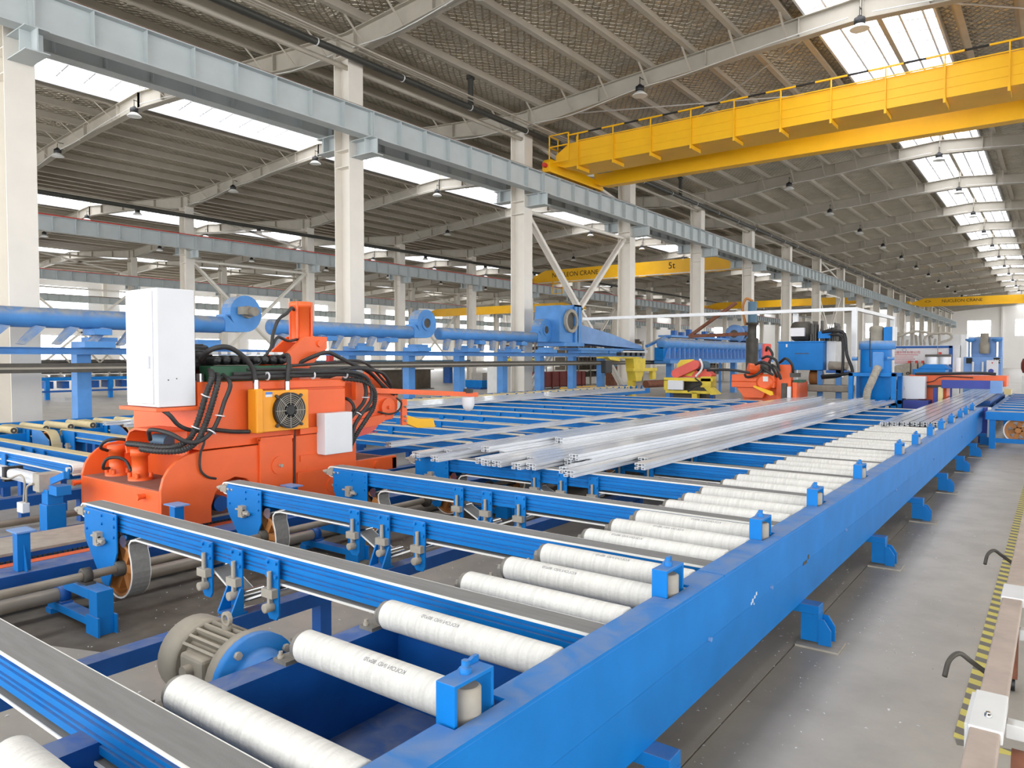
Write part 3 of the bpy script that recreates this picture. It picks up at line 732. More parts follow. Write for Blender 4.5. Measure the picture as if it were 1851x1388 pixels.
# ================================================================== CROSS BELT CONVEYORS (front set)
def arc(cx, cz, r, a0, a1, n):
    return [(cx+r*math.cos(math.radians(a0+(a1-a0)*i/n)), cz+r*math.sin(math.radians(a0+(a1-a0)*i/n))) for i in range(n+1)]
def rail_poly(y0, y1, z0, z1):
    h = z1-z0; near = []; far = []
    for a, b in ((0.20,0.27),(0.36,0.43),(0.62,0.69),(0.80,0.87)):
        near += [(y0, z0+h*(a-0.01)),(y0+0.012, z0+h*a),(y0+0.012, z0+h*b),(y0, z0+h*(b+0.01))]
        far += [(y1, z0+h*(a-0.01)),(y1-0.012, z0+h*a),(y1-0.012, z0+h*b),(y1, z0+h*(b+0.01))]
    return [(y0,z0)]+near+[(y0,z1),(y1,z1)]+far[::-1]+[(y1,z0)]
WX, WZ, WR = -4.93, 0.32, 0.195
def belt_conveyor(y, label):
    t = thing('belt_conveyor', label, 'conveyor', (-3.5, y, 0))
    path = [(-1.30,0.70),(-5.40,0.70)]+arc(-5.41,0.65,0.05,90,270,8)[1:]+[(-5.22,0.592),(WX-WR-0.004,0.47)]+arc(WX,WZ,WR,180,360,16)+[(WX+WR-0.012,0.40),(WX+WR-0.035,0.46),(WX+WR-0.035,0.50),(WX+WR-0.01,0.525),(WX+WR+0.05,0.538),(-3.88,0.538)]
    path += [(-3.60,0.405)]+arc(-3.54,0.405,0.035,215,325,5)+[(-3.24,0.49),(-3.18,0.535),(-1.30,0.538)]
    MB().strip(path, y, y+0.116, 0.010).build('belt', 'belt', t)
    MB().strip(path, y-0.004, y, 0.011).build('belt_edge', 'belt_edge', t); MB().strip(path, y+0.116, y+0.12, 0.011).build('belt_edge', 'belt_edge', t)
    MB().prism(rail_poly(y+0.010, y+0.106, 0.562, 0.688), 'x', -5.02, -1.31).build('rail', 'blue', t)
    # nose block and tensioner
    q = MB(); q.box(-5.40,-5.0,y+0.004,y+0.112,0.615,0.686); q.build('nose_block', 'blue', t)
    MB().cyl((-5.41,y+0.003,0.65),(-5.41,y+0.113,0.65),0.038,16).build('nose_pulley', 'cast', t)
    q = MB(); q.box(-5.44,-5.36,y-0.03,y+0.002,0.622,0.675); q.cyl((-5.50,y-0.015,0.648),(-5.28,y-0.015,0.648),0.012,8); q.cyl((-5.47,y-0.015,0.648),(-5.44,y-0.015,0.648),0.022,6); q.build('tensioner', 'cast', t)
    # side plates, wheel and rollers
    poly = [(-5.36,0.68),(-4.90,0.68),(-4.90,0.43),(-5.02,0.19),(-5.10,0.19),(-5.33,0.44),(-5.36,0.5)]
    for yy in (y-0.022, y+0.13):
        p = MB().prism(poly, 'y', yy, yy+0.011).build('side_plate', 'blue', t, 0.003)
        if yy < y:
            f = None
            for bx, bz in ((-5.31,0.65),(-5.10,0.655),(-5.10,0.60),(-4.93,0.655),(-4.93,0.60),(-4.935,0.53),(-5.32,0.54)):
                if f is None: f = MB().cyl((bx,yy,bz),(bx,yy-0.010,bz),0.011,6).build('bolt', 'blue', p); b_ = (bx, bz)
                else: dupmesh(f, (bx-b_[0],0,bz-b_[1]))
    q = MB(); q.box(-5.15,-5.09,y-0.06,y-0.022,0.455,0.545); q.cyl((-5.20,y-0.045,0.51),(-5.09,y-0.045,0.51),0.009,8); q.cyl((-5.08,y-0.06,0.49),(-5.08,y-0.022,0.49),0.02,8); q.cyl((-5.08,y-0.05,0.49),(-5.02,y-0.05,0.49),0.014,8); q.build('adjuster', 'cast', t)
    MB().cyl((-4.835,y-0.012,0.515),(-4.835,y+0.13,0.515),0.040,18).build('snub_roller', 'chrome', t)
    w = MB(); w.ring((WX,y+0.006,WZ),(0,1,0),WR-0.03,WR-0.004,0.105,32)
    w = w.build('wheel', 'brown_wheel', t)
    MB().lathe((WX,y-0.02,WZ),(0,1,0),[(0,0.03),(0.0,0.05),(0.15,0.05),(0.15,0.03)],16).build('hub', 'steel_dark', w)
    q = MB()
    for i in range(6):
        a = i*math.pi/3; q.bar((WX+0.045*math.cos(a),y+0.055,WZ+0.045*math.sin(a)),(WX+0.17*math.cos(a),y+0.055,WZ+0.17*math.sin(a)),0.045,0.05)
    q.build('spokes', 'brown_wheel', w)
    # three clamp brackets
    for j, x in enumerate((-3.83, -3.54, -3.22)):
        zb = 0.355 if j != 1 else 0.335
        pl = [(x-0.05,0.672),(x+0.05,0.672),(x+0.05,zb+0.03),(x+0.03,zb),(x-0.03,zb),(x-0.05,zb+0.03)]
        c = MB().prism(pl, 'y', y-0.024, y-0.012).build('clamp_plate', 'blue', t, 0.003)
        q = MB(); q.box(x-0.045,x+0.045,y-0.06,y-0.024,0.478,0.522); q.cyl((x,y-0.042,0.47),(x,y-0.042,0.61),0.012,8); q.lathe((x,y-0.075,0.425),(0,1,0),[(0,0.014),(0,0.024),(0.05,0.024)],12); q.box(x-0.010,x+0.010,y-0.05,y-0.03,0.42,0.48); q.build('clamp_block', 'cast', c)
        f = MB().cyl((x-0.035,y-0.024,0.655),(x-0.035,y-0.036,0.655),0.011,6).build('bolt', 'blue', c)
        for o_ in ((0.07,0,0),(0,0,-0.07),(0.07,0,-0.07)): dupmesh(f, o_)
        if j == 1:
            q = MB(); q.box(x-0.065,x+0.065,y-0.1,y-0.0,0.33,0.342)
            for s in (-0.065, 0.053): q.prism([(y-0.1,0.342),(y-0.024,0.342),(y-0.024,0.47),(y-0.04,0.47)],'x',x+s,x+s+0.012)
            q.build('clamp_foot', 'blue', c)
    MB().cyl((-3.54,y-0.02,0.405),(-3.54,y+0.135,0.405),0.033,16).build('tension_roller', 'chrome', t)
    MB().cyl((-3.22,y-0.02,0.50),(-3.22,y+0.135,0.50),0.026,14).build('return_roller', 'chrome', t); MB().cyl((-3.83,y-0.02,0.50),(-3.83,y+0.135,0.50),0.026,14).build('return_roller', 'chrome', t)
    return t
b0 = None
for i, y in enumerate(AB):
    if i == 0: lab = 'grey-topped cross belt conveyor in the bottom left corner, nearest the camera'
    elif i == 1: lab = 'grey-topped cross belt conveyor in front of the orange machine, second from the camera'
    else: lab = '%s grey-topped cross belt conveyor from the camera, running up to the roller table' % ORD[i]
    if b0 is None: b0 = belt_conveyor(y, lab); b0['group'] = 'front cross belt conveyors'
    else: copy_tree(b0, (-3.5, y, 0), lab, group='front cross belt conveyors')

# ---- the beam that carries the belts, its legs
t = thing('support_beam', 'low blue longitudinal beam on legs carrying the front cross belts', 'beam', (-3.5, 8, 0))
MB().box(-3.56,-3.46,-1.0,17.4,0.245,0.33).build('beam', 'blue_deep', t, 0.003)
f = MB().box(-3.55,-3.47,0.70,0.78,0,0.245).build('leg', 'blue_deep', t)
for j in range(1, 9): dupmesh(f, (0, 2.06*j, 0))
t = thing('line_shaft', 'long drive shaft running under the front belts from stand to stand', 'shaft', (WX, 8, WZ))
MB().cyl((WX,-1.0,WZ),(WX,17.3,WZ),0.028,12).build('shaft', 'shaft', t)
f = MB().lathe((WX,3.1,WZ),(0,1,0),[(0,0.045),(0.03,0.045),(0.03,0.07),(0.055,0.07),(0.055,0.045),(0.08,0.045)],16).build('coupling', 'steel_dark', t)
for j in range(1, 7): dupmesh(f, (0, 2.06*j, 0))
solo('tie_pipe', MB().cyl((-5.28,-1.0,0.14),(-5.28,17.3,0.14),0.045,14), 'shaft', 'thick grey pipe low behind the drive shaft under the front belts', 'pipe')
def stand(y, label):
    t = thing('bearing_stand', label, 'stand', (-4.95, y, 0))
    MB().box(-4.78,-4.67,y-0.05,y+0.05,0.0,0.275).build('post', 'blue', t, 0.003)
    MB().box(-5.14,-4.78,y-0.05,y+0.05,0.21,0.275).build('top_bar', 'blue', t, 0.003)
    MB().box(-5.42,-4.78,y-0.04,y+0.04,0.035,0.085).build('low_bar', 'blue', t, 0.003)
    MB().box(-5.42,-5.34,y-0.05,y+0.05,0.0,0.035).build('foot', 'blue', t)
    for s in (-0.06, 0.048): MB().box(-4.80,-4.64,y+s,y+s+0.012,0.0,0.12).build('foot_plate', 'blue', t)
    q = MB(); q.box(WX-0.07,WX+0.07,y-0.03,y+0.03,0.275,0.29); q.lathe((WX,y-0.025,WZ),(0,1,0),[(0,0.03),(0,0.052),(0.05,0.052),(0.05,0.03)],18); q.build('pillow_block', 'steel_dark', t)
    q = MB(); q.box(-5.35,-5.21,y-0.035,y+0.035,0.085,0.1); q.lathe((-5.28,y-0.03,0.14),(0,1,0),[(0,0.045),(0,0.062),(0.06,0.062),(0.06,0.045)],18); q.build('pipe_bearing', 'blue_deep', t)
    return t
s0 = None
for j in range(8):
    y = 2.08+2.06*j; lab = '%s small blue bearing stand on the floor under the front belts' % ORD[j]
    if s0 is None: s0 = stand(y, lab); s0['group'] = 'bearing stands'
    else: copy_tree(s0, (-4.95, y, 0), lab, group='bearing stands')

# ---- electric motor by the roller table
MX, MY, MZ = 0.0, 0.0, 0.0
t = thing('electric_motor', 'dusty grey finned electric motor with blue flange beside the roller table', 'motor', (0, 0, 0))
MB().lathe((MX-0.36,MY,MZ),(1,0,0),[(0,0.09),(0.004,0.125),(0.10,0.128),(0.105,0.118)],28).build('fan_cowl', 'motor_grey', t)
MB().lathe((MX-0.26,MY,MZ),(1,0,0),[(0,0.098),(0.20,0.098)],28).build('body', 'motor_grey', t)
f = None
for i in range(26):
    a = i*2*math.pi/26; c, s = math.cos(a), math.sin(a)
    if c < -0.72 and abs(s-0.2) < 0.45: continue
    o_ = [(MY+r*c-h*s*0.0045, MZ+r*s+h*c*0.0045) for r, h in ((0.09,-1),(0.123,-1),(0.123,1),(0.09,1))]
    MB().prism(o_, 'x', MX-0.255, MX-0.065).build('fin', 'motor_grey', t)
MB().lathe((MX-0.06,MY,MZ),(1,0,0),[(0,0.10),(0.0,0.135),(0.035,0.14),(0.05,0.14),(0.05,0.09)],28).build('end_bell', 'motor_grey', t)
MB().lathe((MX-0.012,MY,MZ),(1,0,0),[(0,0.142),(0.03,0.142),(0.03,0.10),(0.06,0.09),(0.10,0.085)],28).build('flange', 'blue', t)
MB().box(MX-0.22,MX-0.09,MY-0.125,MY-0.07,MZ-0.02,MZ+0.07).build('terminal_box', 'motor_grey', t, 0.012)
MB().cyl((MX-0.155,MY-0.125,MZ+0.025),(MX-0.155,MY-0.15,MZ+0.025),0.022,12).build('cable_gland', 'motor_grey', t)
q = MB(); q.ring((MX-0.15,MY-0.006,MZ+0.155),(0,1,0),0.014,0.024,0.012,16); q.cyl((MX-0.15,MY,MZ+0.10),(MX-0.15,MY,MZ+0.135),0.016,10); q.build('lifting_eye', 'motor_grey', t)
for a in (0.6, 2.2, 3.8, 5.4): MB().cyl((MX+0.018,MY+0.122*math.cos(a),MZ+0.122*math.sin(a)),(MX+0.03,MY+0.122*math.cos(a),MZ+0.122*math.sin(a)),0.013,6).build('flange_bolt', 'cast', t)
MB().box(MX+0.02,MX+0.06,MY-0.13,MY+0.13,-0.20,MZ-0.02).build('mounting_plate', 'blue_deep', t)
MB().bar((MX-0.02,MY+0.18,MZ+0.05),(MX+0.08,MY+0.18,MZ+0.05),0.06,0.05).build('belt_guard', 'motor_grey', t)
t.location = (-2.40, 1.60, 0.50); t.scale = (1.2, 1.2, 1.2)

# ================================================================== STRETCHER TRACK
t = thing('stretcher_track', 'long blue track with rack and orange strip that the orange machine rides on', 'track', (-6.4, 8, 0))
MB().box(-5.75,-5.50,-1.2,19.5,0.17,0.27).build('base_beam', 'blue_deep', t, 0.004)
MB().box(-5.87,-5.78,-1.2,19.5,0.21,0.265).build('strip', 'orange', t)
MB().box(-6.01,-5.95,-1.2,19.5,0.12,0.30).build('rack_plate', 'blue_deep', t)
q = MB()
for i in range(int(20.5/0.034)):
    y = -1.15+i*0.034
    q.prism([(y,0.265),(y+0.024,0.265),(y+0.018,0.235),(y+0.006,0.235)],'x',-5.95,-5.935)
o = q.build('rack_teeth', 'steel_dark', t); o['kind'] = 'stuff'
MB().box(-6.50,-5.94,-1.2,19.5,0.30,0.32).build('top_plate', 'cast', t)
MB().box(-7.25,-6.95,-1.2,19.5,0.10,0.17).build('far_beam', 'blue_deep', t)
f = MB().box(-7.3,-5.50,0.3,0.42,0.0,0.10).build('sleeper', 'blue_deep', t)
for j in range(1, 10): dupmesh(f, (0, 2.0*j, 0))
f = MB(); f.box(-5.64,-5.56,1.92,2.00,0.27,0.535); f.prism([(-5.56,0.27),(-5.51,0.27),(-5.56,0.45)],'y',1.955,1.965); f = f.build('stool', 'blue', t, 0.003)
MB().box(-5.69,-5.51,1.90,2.02,0.535,0.545).build('stool_plate', 'blue_pale', f)
for j in range(-2, 4):
    if j != 0: copy_tree(f, Vector(f.location)+Vector((0,1.09*j,0)))

# ================================================================== ALUMINIUM PROFILES
def profile(x, y0, y1, z, label, group, w=0.104, h=0.058):
    m = MB(); t = 0.0065
    R = [(0,1,1-.12,1),(0,.36,0,.12),(.64,1,0,.12),(0,.08,.12,.36),(0,.08,.64,.88),(.92,1,.12,.36),(.92,1,.64,.88),
         (.30,.37,.12,.88),(.63,.70,.12,.88),(.08,.30,.30,.39),(.08,.30,.61,.70),(.70,.92,.30,.39),(.70,.92,.61,.70),(.37,.63,.44,.56)]
    for a, b, c, d in R: m.box(x+a*w, x+b*w, y0, y1, z+c*h, z+d*h)
    return solo('aluminium_profile', m, 'alu', label, 'profile', group, (x, y0, z))
G1 = 'aluminium profiles lying on the front belts'
bot = [(-5.23,5.32),(-5.10,5.66),(-4.98,5.9),(-4.88,5.22),(-4.56,5.9),(-4.43,5.36),(-4.31,5.30),(-4.19,5.31),(-4.07,5.7),(-3.95,5.29),(-3.83,5.35),(-3.71,5.8),(-3.59,5.95),(-3.47,5.34),(-3.34,5.21),(-3.20,6.3),(-3.05,5.94)]
for i, (x, y) in enumerate(bot): profile(x, y, 18.2+0.3*math.sin(i*2.1), 0.7015, 'long silver profile, %s from the left in the wide bundle on the belts' % ORD[i], G1)
for i, (x, y, nm) in enumerate(((-4.66,5.73,'left'),(-4.50,6.84,'middle'),(-3.62,5.74,'right'))): profile(x, y, 18.0, 0.7605, 'silver profile lying on top of the wide bundle, %s one of three' % nm, 'profiles on top of the bundle')
for i in range(6): profile(-2.07+0.122*i, 11.75+0.07*i, 26.5, 0.7215, 'bright silver profile on the white rollers, %s from the left' % ORD[i], 'profiles on the roller table')
for i, (x, y) in enumerate(((-11.47,5.12),(-11.2,5.4),(-10.95,5.18),(-10.7,5.6),(-10.43,5.14))): profile(x, y, 20.8, 0.7015, 'pale silver profile on the far belts, %s from the left' % ORD[i], 'profiles on the far belts')
profile(-6.08, 5.75, 17.0, 0.7015, 'single white-silver profile lying alone right of the far belts', None)
# ================================================================== FAR BELT TABLES
def far_belt(y, xa, xb, label, group, beltm, wheel):
    t = thing('belt_conveyor', label, 'conveyor', ((xa+xb)/2, y, 0), group)
    if wheel:
        wx, wz, wr = xb-0.22, 0.48, 0.215
        path = arc(wx,wz,wr,-100,90,14)+[(xa+0.05,0.695)]+arc(xa+0.05,0.645,0.05,90,270,6)[1:]+[(xb-0.6,0.575),(wx-wr*0.9,0.34),(wx-0.05,0.266)]
    else:
        path = [(xb,0.60)]+arc(xb-0.05,0.65,0.05,-60,90,6)+[(xa+0.05,0.70)]+arc(xa+0.05,0.65,0.05,90,270,6)[1:]+[(xb-0.1,0.595)]
    MB().strip(path, y, y+0.12, 0.012).build('belt', beltm, t)
    MB().prism(rail_poly(y+0.012, y+0.108, 0.55, 0.686), 'x', xa+0.15, xb-(0.45 if wheel else 0.12)).build('rail', 'blue', t)
    if wheel:
        MB().ring((wx,y+0.01,wz),(0,1,0),wr-0.04,wr-0.014,0.1,28).build('wheel', 'brown_wheel', t)
        for yy in (y-0.016, y+0.124): MB().prism([(xb-0.62,0.68),(xb-0.32,0.68),(xb-0.06,0.56),(xb-0.06,0.42),(xb-0.25,0.30),(xb-0.4,0.34),(xb-0.62,0.5)],'y',yy,yy+0.012).build('side_plate', 'blue_duct', t)
    else:
        for yy in (y-0.016, y+0.124): MB().prism([(xa+0.12,0.68),(xa+0.50,0.68),(xa+0.50,0.40),(xa+0.40,0.30),(xa+0.22,0.30),(xa+0.12,0.45)],'y',yy,yy+0.012).build('side_plate', 'blue', t)
        q = MB(); q.box(xa+0.30,xa+0.37,y-0.05,y-0.016,0.44,0.52); q.cyl((xa+0.25,y-0.035,0.48),(xa+0.44,y-0.035,0.48),0.01,8); q.build('adjuster', 'cast', t)
        MB().prism([(xb-0.32,0.56),(xb-0.02,0.56),(xb-0.02,0.66)],'y',y-0.03,y-0.018).build('corner_bracket', 'blue', t)
        MB().cyl((xb-0.06,y-0.035,0.65),(xb-0.06,y+0.0,0.65),0.022,10).build('bolt', 'alu', t)
    for fx in (0.42, 0.5, 0.58):
        x = xa+(xb-xa)*fx; MB().box(x-0.05,x+0.05,y-0.018,y-0.006,0.47,0.672).build('clamp_plate', 'blue', t)
    for x in (xa+1.0, xa+2.6) if not wheel else (xa+0.5,): MB().box(x-0.04,x+0.04,y+0.02,y+0.1,0,0.55).build('leg', 'blue_deep', t)
    return t
nb = 0; p = {}
for i in range(14):
    y = 3.42+1.08*i
    near = y < 6.0
    xb = -7.42 if near else -5.62
    lab = '%s pale cross belt of the middle table behind the orange machine' % ORD[i]
    if near not in p: p[near] = (far_belt(y, -11.4, xb, lab, 'middle table cross belts', 'belt_cream' if near else 'belt_pale', False), y)
    else: copy_tree(p[near][0], ((-11.4+xb)/2, y, 0), lab, group='middle table cross belts')
p = None
for i in range(16):
    y = 3.22+1.08*i
    lab = '%s cream felt belt with a big end wheel on the cooling table' % ORD[i]
    if p is None: p = far_belt(y, -12.98, -11.15, lab, 'cooling table belts', 'belt_cream', True)
    else: copy_tree(p, (-12.065, y, 0), lab, group='cooling table belts')
far_belt(3.05, -11.4, -7.45, 'white-topped cross belt nearest the camera left of the orange machine', 'middle table cross belts', 'belt_edge', False)
for i, x in enumerate((-8.2, -9.6, -10.6, -6.6)):
    t = thing('support_beam', '%s blue beam under the far belt tables' % ('right-hand','middle','left','stretcher-side')[i], 'beam', (x, 11, 0))
    ya = -1.0 if i < 3 else 6.2
    MB().box(x-0.06,x+0.06,ya,19.0,0.24,0.34).build('beam', 'blue_deep', t)
    f = MB().box(x-0.05,x+0.05,ya+0.4,ya+0.5,0,0.24).build('leg', 'blue_deep', t)
    for j in range(1, int((18-ya)/2)): dupmesh(f, (0, 2.0*j, 0))
# pneumatic lift cylinder and post at the left
t = thing('lift_cylinder', 'white pneumatic cylinder with cables lying left of the orange machine', 'cylinder', (-7.9, 2.55, 0.6)); cyl_root = t
q = MB(); q.box(-9.2,-7.75,2.48,2.60,0.56,0.66); q.build('barrel', 'white_paint', t, 0.03)
MB().box(-7.76,-7.62,2.45,2.63,0.53,0.69).build('end_block', 'cast', t, 0.005)
MB().box(-8.5,-8.44,2.46,2.62,0.54,0.68).build('band', 'black', t)
MB().tube([(-8.45,2.44,0.58),(-8.2,2.42,0.60),(-7.95,2.42,0.66),(-7.85,2.42,0.60),(-7.88,2.42,0.42)],0.010,6).build('cable', 'cast', t)
MB().tube([(-7.72,2.44,0.6),(-7.80,2.42,0.56),(-7.82,2.42,0.42)],0.010,6).build('cable', 'cast', t)
MB().box(-7.93,-7.80,2.38,2.44,0.33,0.42).build('connector', 'white_dirty', t, 0.005)
t = thing('blue_post', 'stout blue post carrying the white cylinder left of the orange machine', 'post', (-7.6, 2.6, 0)); post_root = t
MB().box(-7.72,-7.56,2.48,2.64,0.0,0.40).build('sleeve', 'blue', t, 0.004); MB().box(-7.705,-7.575,2.495,2.625,0.40,0.53).build('upright', 'blue', t, 0.004)
MB().box(-7.56,-7.40,2.5,2.62,0.50,0.58).build('arm', 'blue', t); MB().prism([(-7.58,0.58),(-7.30,0.66),(-7.30,0.72),(-7.58,0.64)],'y',2.52,2.54).build('link', 'blue', t)
cyl_root.location = (-7.52, 2.78, 0.58); post_root.location = (-7.18, 2.82, 0)
solo('grey_pipe', MB().cyl((-7.85,-1,0.16),(-7.85,5.5,0.16),0.035,10), 'shaft', 'thin grey pipe on the floor left of the track', 'pipe')

# ================================================================== RUN-OUT TABLE WITH CREAM ROLLERS
t = thing('runout_table', 'long run-out roller table with cream rollers under the blue ducts', 'conveyor', (-12.5, 12, 0))
MB().box(-12.02,-11.97,1.5,24.5,0.44,0.62).build('side_beam', 'blue', t); MB().box(-13.05,-13.0,1.5,24.5,0.44,0.62).build('side_beam', 'blue', t)
def cream(y):
    r = MB().lathe((-12.93,y,0.66),(1,0,0),[(0,0.02),(0.0,0.052),(0.86,0.052),(0.86,0.046)],18).build('roller', 'felt_cream', t)
    MB().ring((-12.07,y,0.66),(1,0,0),0.014,0.042,0.006,16).build('end_cap', 'steel_dark', r)
    return r
c0 = cream(2.42)
for j in range(20):
    for d in (0.0, 0.34, 0.66):
        if j or d: copy_tree(c0, Vector(c0.location)+Vector((0,1.08*j+d,0)))
f = MB().box(-12.04,-11.95,2.9,3.0,0.0,0.44).build('leg', 'blue_deep', t)
for j in range(1, 10): dupmesh(f, (0,2.2*j,0))
f = MB().prism([(-12.0,0.60),(-11.93,0.60),(-11.93,0.74),(-11.97,0.74)],'y',15.8,15.84).build('finger', 'blue', t)
for j in range(1, 20): dupmesh(f, (0,0.42*j,0))
solo('hand_rail', MB().bar((-13.7,-2,0.62),(-13.7,26,0.62),0.05,0.07), 'blue', 'thin blue horizontal rail low behind the cream rollers', 'rail')

# ================================================================== COOLING DUCT LINE
XD = -14.0
for j in range(11):
    y = 5.9+2.06*j-2.06
    t = thing('duct_post', '%s square blue post of the duct line from the left' % ORD[j], 'post', (XD, y, 0), 'blue posts of the duct line')
    MB().box(XD-0.12,XD+0.12,y-0.12,y+0.12,0.012,1.78).build('upright', 'blue_duct', t, 0.006); MB().box(XD-0.2,XD+0.2,y-0.2,y+0.2,0,0.012).build('base_plate', 'blue_duct', t)
    MB().box(XD-0.10,XD+0.45,y-0.12,y+0.40,1.89,2.0).build('arm', 'blue_duct', t, 0.004); MB().box(XD-0.10,XD+0.20,y+0.05,y+0.55,2.0,2.08).build('arm_top', 'blue_duct', t, 0.004)
solo('channel_beam', MB().prism([(XD+0.14,1.77),(XD+0.30,1.77),(XD+0.30,1.785),(XD+0.20,1.79),(XD+0.20,1.875),(XD+0.30,1.88),(XD+0.30,1.89),(XD+0.14,1.89)],'y',-2,27.5), 'blue_duct', 'blue channel beam along the duct posts', 'beam')
t = thing('puller_rail', 'dark steel rail running along the duct posts', 'rail', (XD+0.4, 12, 1.5))
MB().box(XD+0.32,XD+0.42,-2,30,1.56,1.62).build('upper_bar', 'steel_dark', t); MB().box(XD+0.34,XD+0.38,-2,30,1.52,1.56).build('web', 'beam', t); MB().box(XD+0.32,XD+0.42,-2,30,1.46,1.52).build('lower_bar', 'steel_dark', t)
def duct(y0, y1, label, step, fan):
    t = thing('cooling_duct', label, 'duct', (XD, (y0+y1)/2, 2.2))
    MB().lathe((XD,y0,2.40),(0,1,0),[(0,0.02),(0,0.15),(0.03,0.172),(y1-y0-0.03,0.172),(y1-y0,0.15)],24).build('pipe', 'blue_duct', t)
    f = None; y = y0+0.25
    while y < y1-0.5:
        if f is None:
            f = MB().add([(XD-0.02,y,2.26),(XD+0.14,y,2.26),(XD+0.14,y+0.16,2.24),(XD-0.02,y+0.16,2.24),(XD+0.26,y-0.36,1.94),(XD+0.38,y-0.36,1.94),(XD+0.38,y-0.25,1.93),(XD+0.26,y-0.25,1.93)],[(0,3,2,1),(4,5,6,7),(0,1,5,4),(1,2,6,5),(2,3,7,6),(3,0,4,7)]).build('nozzle', 'blue_duct', t); yf = y
        else: dupmesh(f, (0, y-yf, 0))
        y += step
    for yy in ([y0+(y1-y0)*0.3, y0+(y1-y0)*0.75]):
        MB().box(XD-0.12,XD+0.35,yy,yy+0.3,2.12,2.23).build('saddle', 'blue_duct', t)
    if fan:
        c = (XD, y1+0.45, 2.66)
        q = MB(); n = 22; out = []
        for i in range(n+1):
            a = math.radians(-90+360*i/n*0.86); r = 0.40-0.05*i/n; out.append((c[1]+r*math.cos(a), c[2]+r*math.sin(a)))
        q.prism(out+[(y1-0.02,2.62),(y1-0.02,2.26)], 'x', XD-0.16, XD+0.18); s = q.build('fan_scroll', 'blue_duct', t)
        if fan == 'motor':
            q = MB(); q.cyl((XD+0.18,c[1]+0.02,c[2]+0.02),(XD+0.28,c[1]+0.02,c[2]+0.02),0.13,16); q.cyl((XD+0.28,c[1]+0.02,c[2]+0.02),(XD+0.50,c[1]+0.02,c[2]+0.02),0.095,16); q.box(XD+0.2,XD+0.4,c[1]-0.2,c[1]-0.06,c[2]-0.04,c[2]+0.12); q.build('fan_motor', 'motor_grey', s)
        else:
            MB().ring((XD+0.18,c[1],c[2]),(1,0,0),0.13,0.20,0.03,24).build('inlet_ring', 'blue_duct', s); MB().cyl((XD+0.175,c[1],c[2]),(XD+0.186,c[1],c[2]),0.135,24).build('inlet', 'steel_dark', s)
    return t
duct(-2.0, 8.65, 'thick blue cooling duct with slanted nozzles at the left, ending in a fan with motor', 0.53, 'motor')
duct(9.8, 14.2, 'second blue cooling duct from the left, behind the orange cylinder', 0.53, 'inlet')
duct(15.3, 20.0, 'third blue cooling duct from the left, ending beside the big square fan', 0.52, 'inlet')
# big square fan with tapering duct
t = thing('centrifugal_fan', 'big blue square-framed centrifugal fan with round inlet and tapering duct', 'fan', (XD, 21.8, 2.1))
MB().lathe((XD-0.1,21.15,2.95),(0,1,0),[(0,0.3),(0,0.5),(0.6,0.5)],28).build('housing', 'blue_duct', t)
q = MB(); q.box(XD-0.62,XD+0.62,21.75,21.80,2.25,3.55); q.box(XD-0.62,XD-0.56,21.6,22.0,2.25,3.55); q.box(XD+0.56,XD+0.62,21.6,22.0,2.25,3.55); q.box(XD-0.62,XD+0.62,21.6,22.0,3.49,3.55); q.build('frame', 'blue_duct', t)
MB().box(XD-0.5,XD+0.62,20.9,22.2,2.12,2.25).build('base', 'blue_duct', t)
q = MB(); q.ring((XD+0.55,21.35,2.98),(1,0,0),0.30,0.40,0.10,28); q.build('inlet_cone', 'cast', t); MB().cyl((XD+0.50,21.35,2.98),(XD+0.57,21.35,2.98),0.31,24).build('inlet', 'steel_dark', t)
MB().prism([(20.75,2.25),(22.0,2.25),(22.0,3.5),(20.75,3.5)],'x',XD-0.5,XD+0.54).build('casing', 'blue_duct', t, 0.02)
MB().prism([(22.0,2.25),(27.0,2.08),(27.0,2.2),(24.5,2.62),(22.0,2.92)],'x',XD-0.3,XD+0.45).build('tapered_duct', 'blue_pale', t, 0.01)
MB().box(XD-0.3,XD+0.5,22.0,27.1,2.0,2.08).build('duct_flange', 'blue_duct', t)
# beam blocks under the fan
q = MB(); q.box(XD-0.2,XD+0.4,22.4,26.0,1.89,2.0); solo('blue_beam', q, 'blue_duct', 'blue box beam under the tapering duct', 'beam')
solo('pale_box', MB().box(XD+0.1,XD+0.5,25.3,27.4,1.92,2.05), 'white_dirty', 'pale flat box on the channel beam under the duct end', 'box', bevel=0.01)
# nozzle duct far right
t = thing('cooling_duct', 'long blue duct with a dense row of short nozzles behind the yellow saw', 'duct', (XD+1.2, 34, 2.2))
xd = XD+1.0
MB().lathe((xd,27.6,2.30),(0,1,0),[(0,0.05),(0,0.2),(0.04,0.23),(13.4,0.23),(13.4,0.1)],20).build('pipe', 'blue_duct', t)
f = None
for j in range(26):
    y = 28.0+0.5*j
    if f is None: f = MB().add([(xd-0.1,y,2.15),(xd+0.2,y,2.15),(xd+0.2,y+0.05,2.15),(xd-0.1,y+0.05,2.15),(xd+0.1,y-0.28,1.70),(xd+0.32,y-0.28,1.70),(xd+0.32,y-0.22,1.70),(xd+0.1,y-0.22,1.70)],[(0,3,2,1),(4,5,6,7),(0,1,5,4),(1,2,6,5),(2,3,7,6),(3,0,4,7)]).build('nozzle', 'blue_pale', t)
    else: dupmesh(f, (0,0.5*j,0))
MB().box(xd-0.3,xd+0.1,27.6,41,1.6,2.15).build('back_box', 'blue', t); MB().box(xd-0.3,xd+0.4,27.6,41,1.5,1.62).build('bottom_rail', 'blue_duct', t)
for y in (28.5, 32, 36, 40): MB().box(xd-0.2,xd+0.05,y,y+0.25,0,1.5).build('leg', 'blue_duct', t)
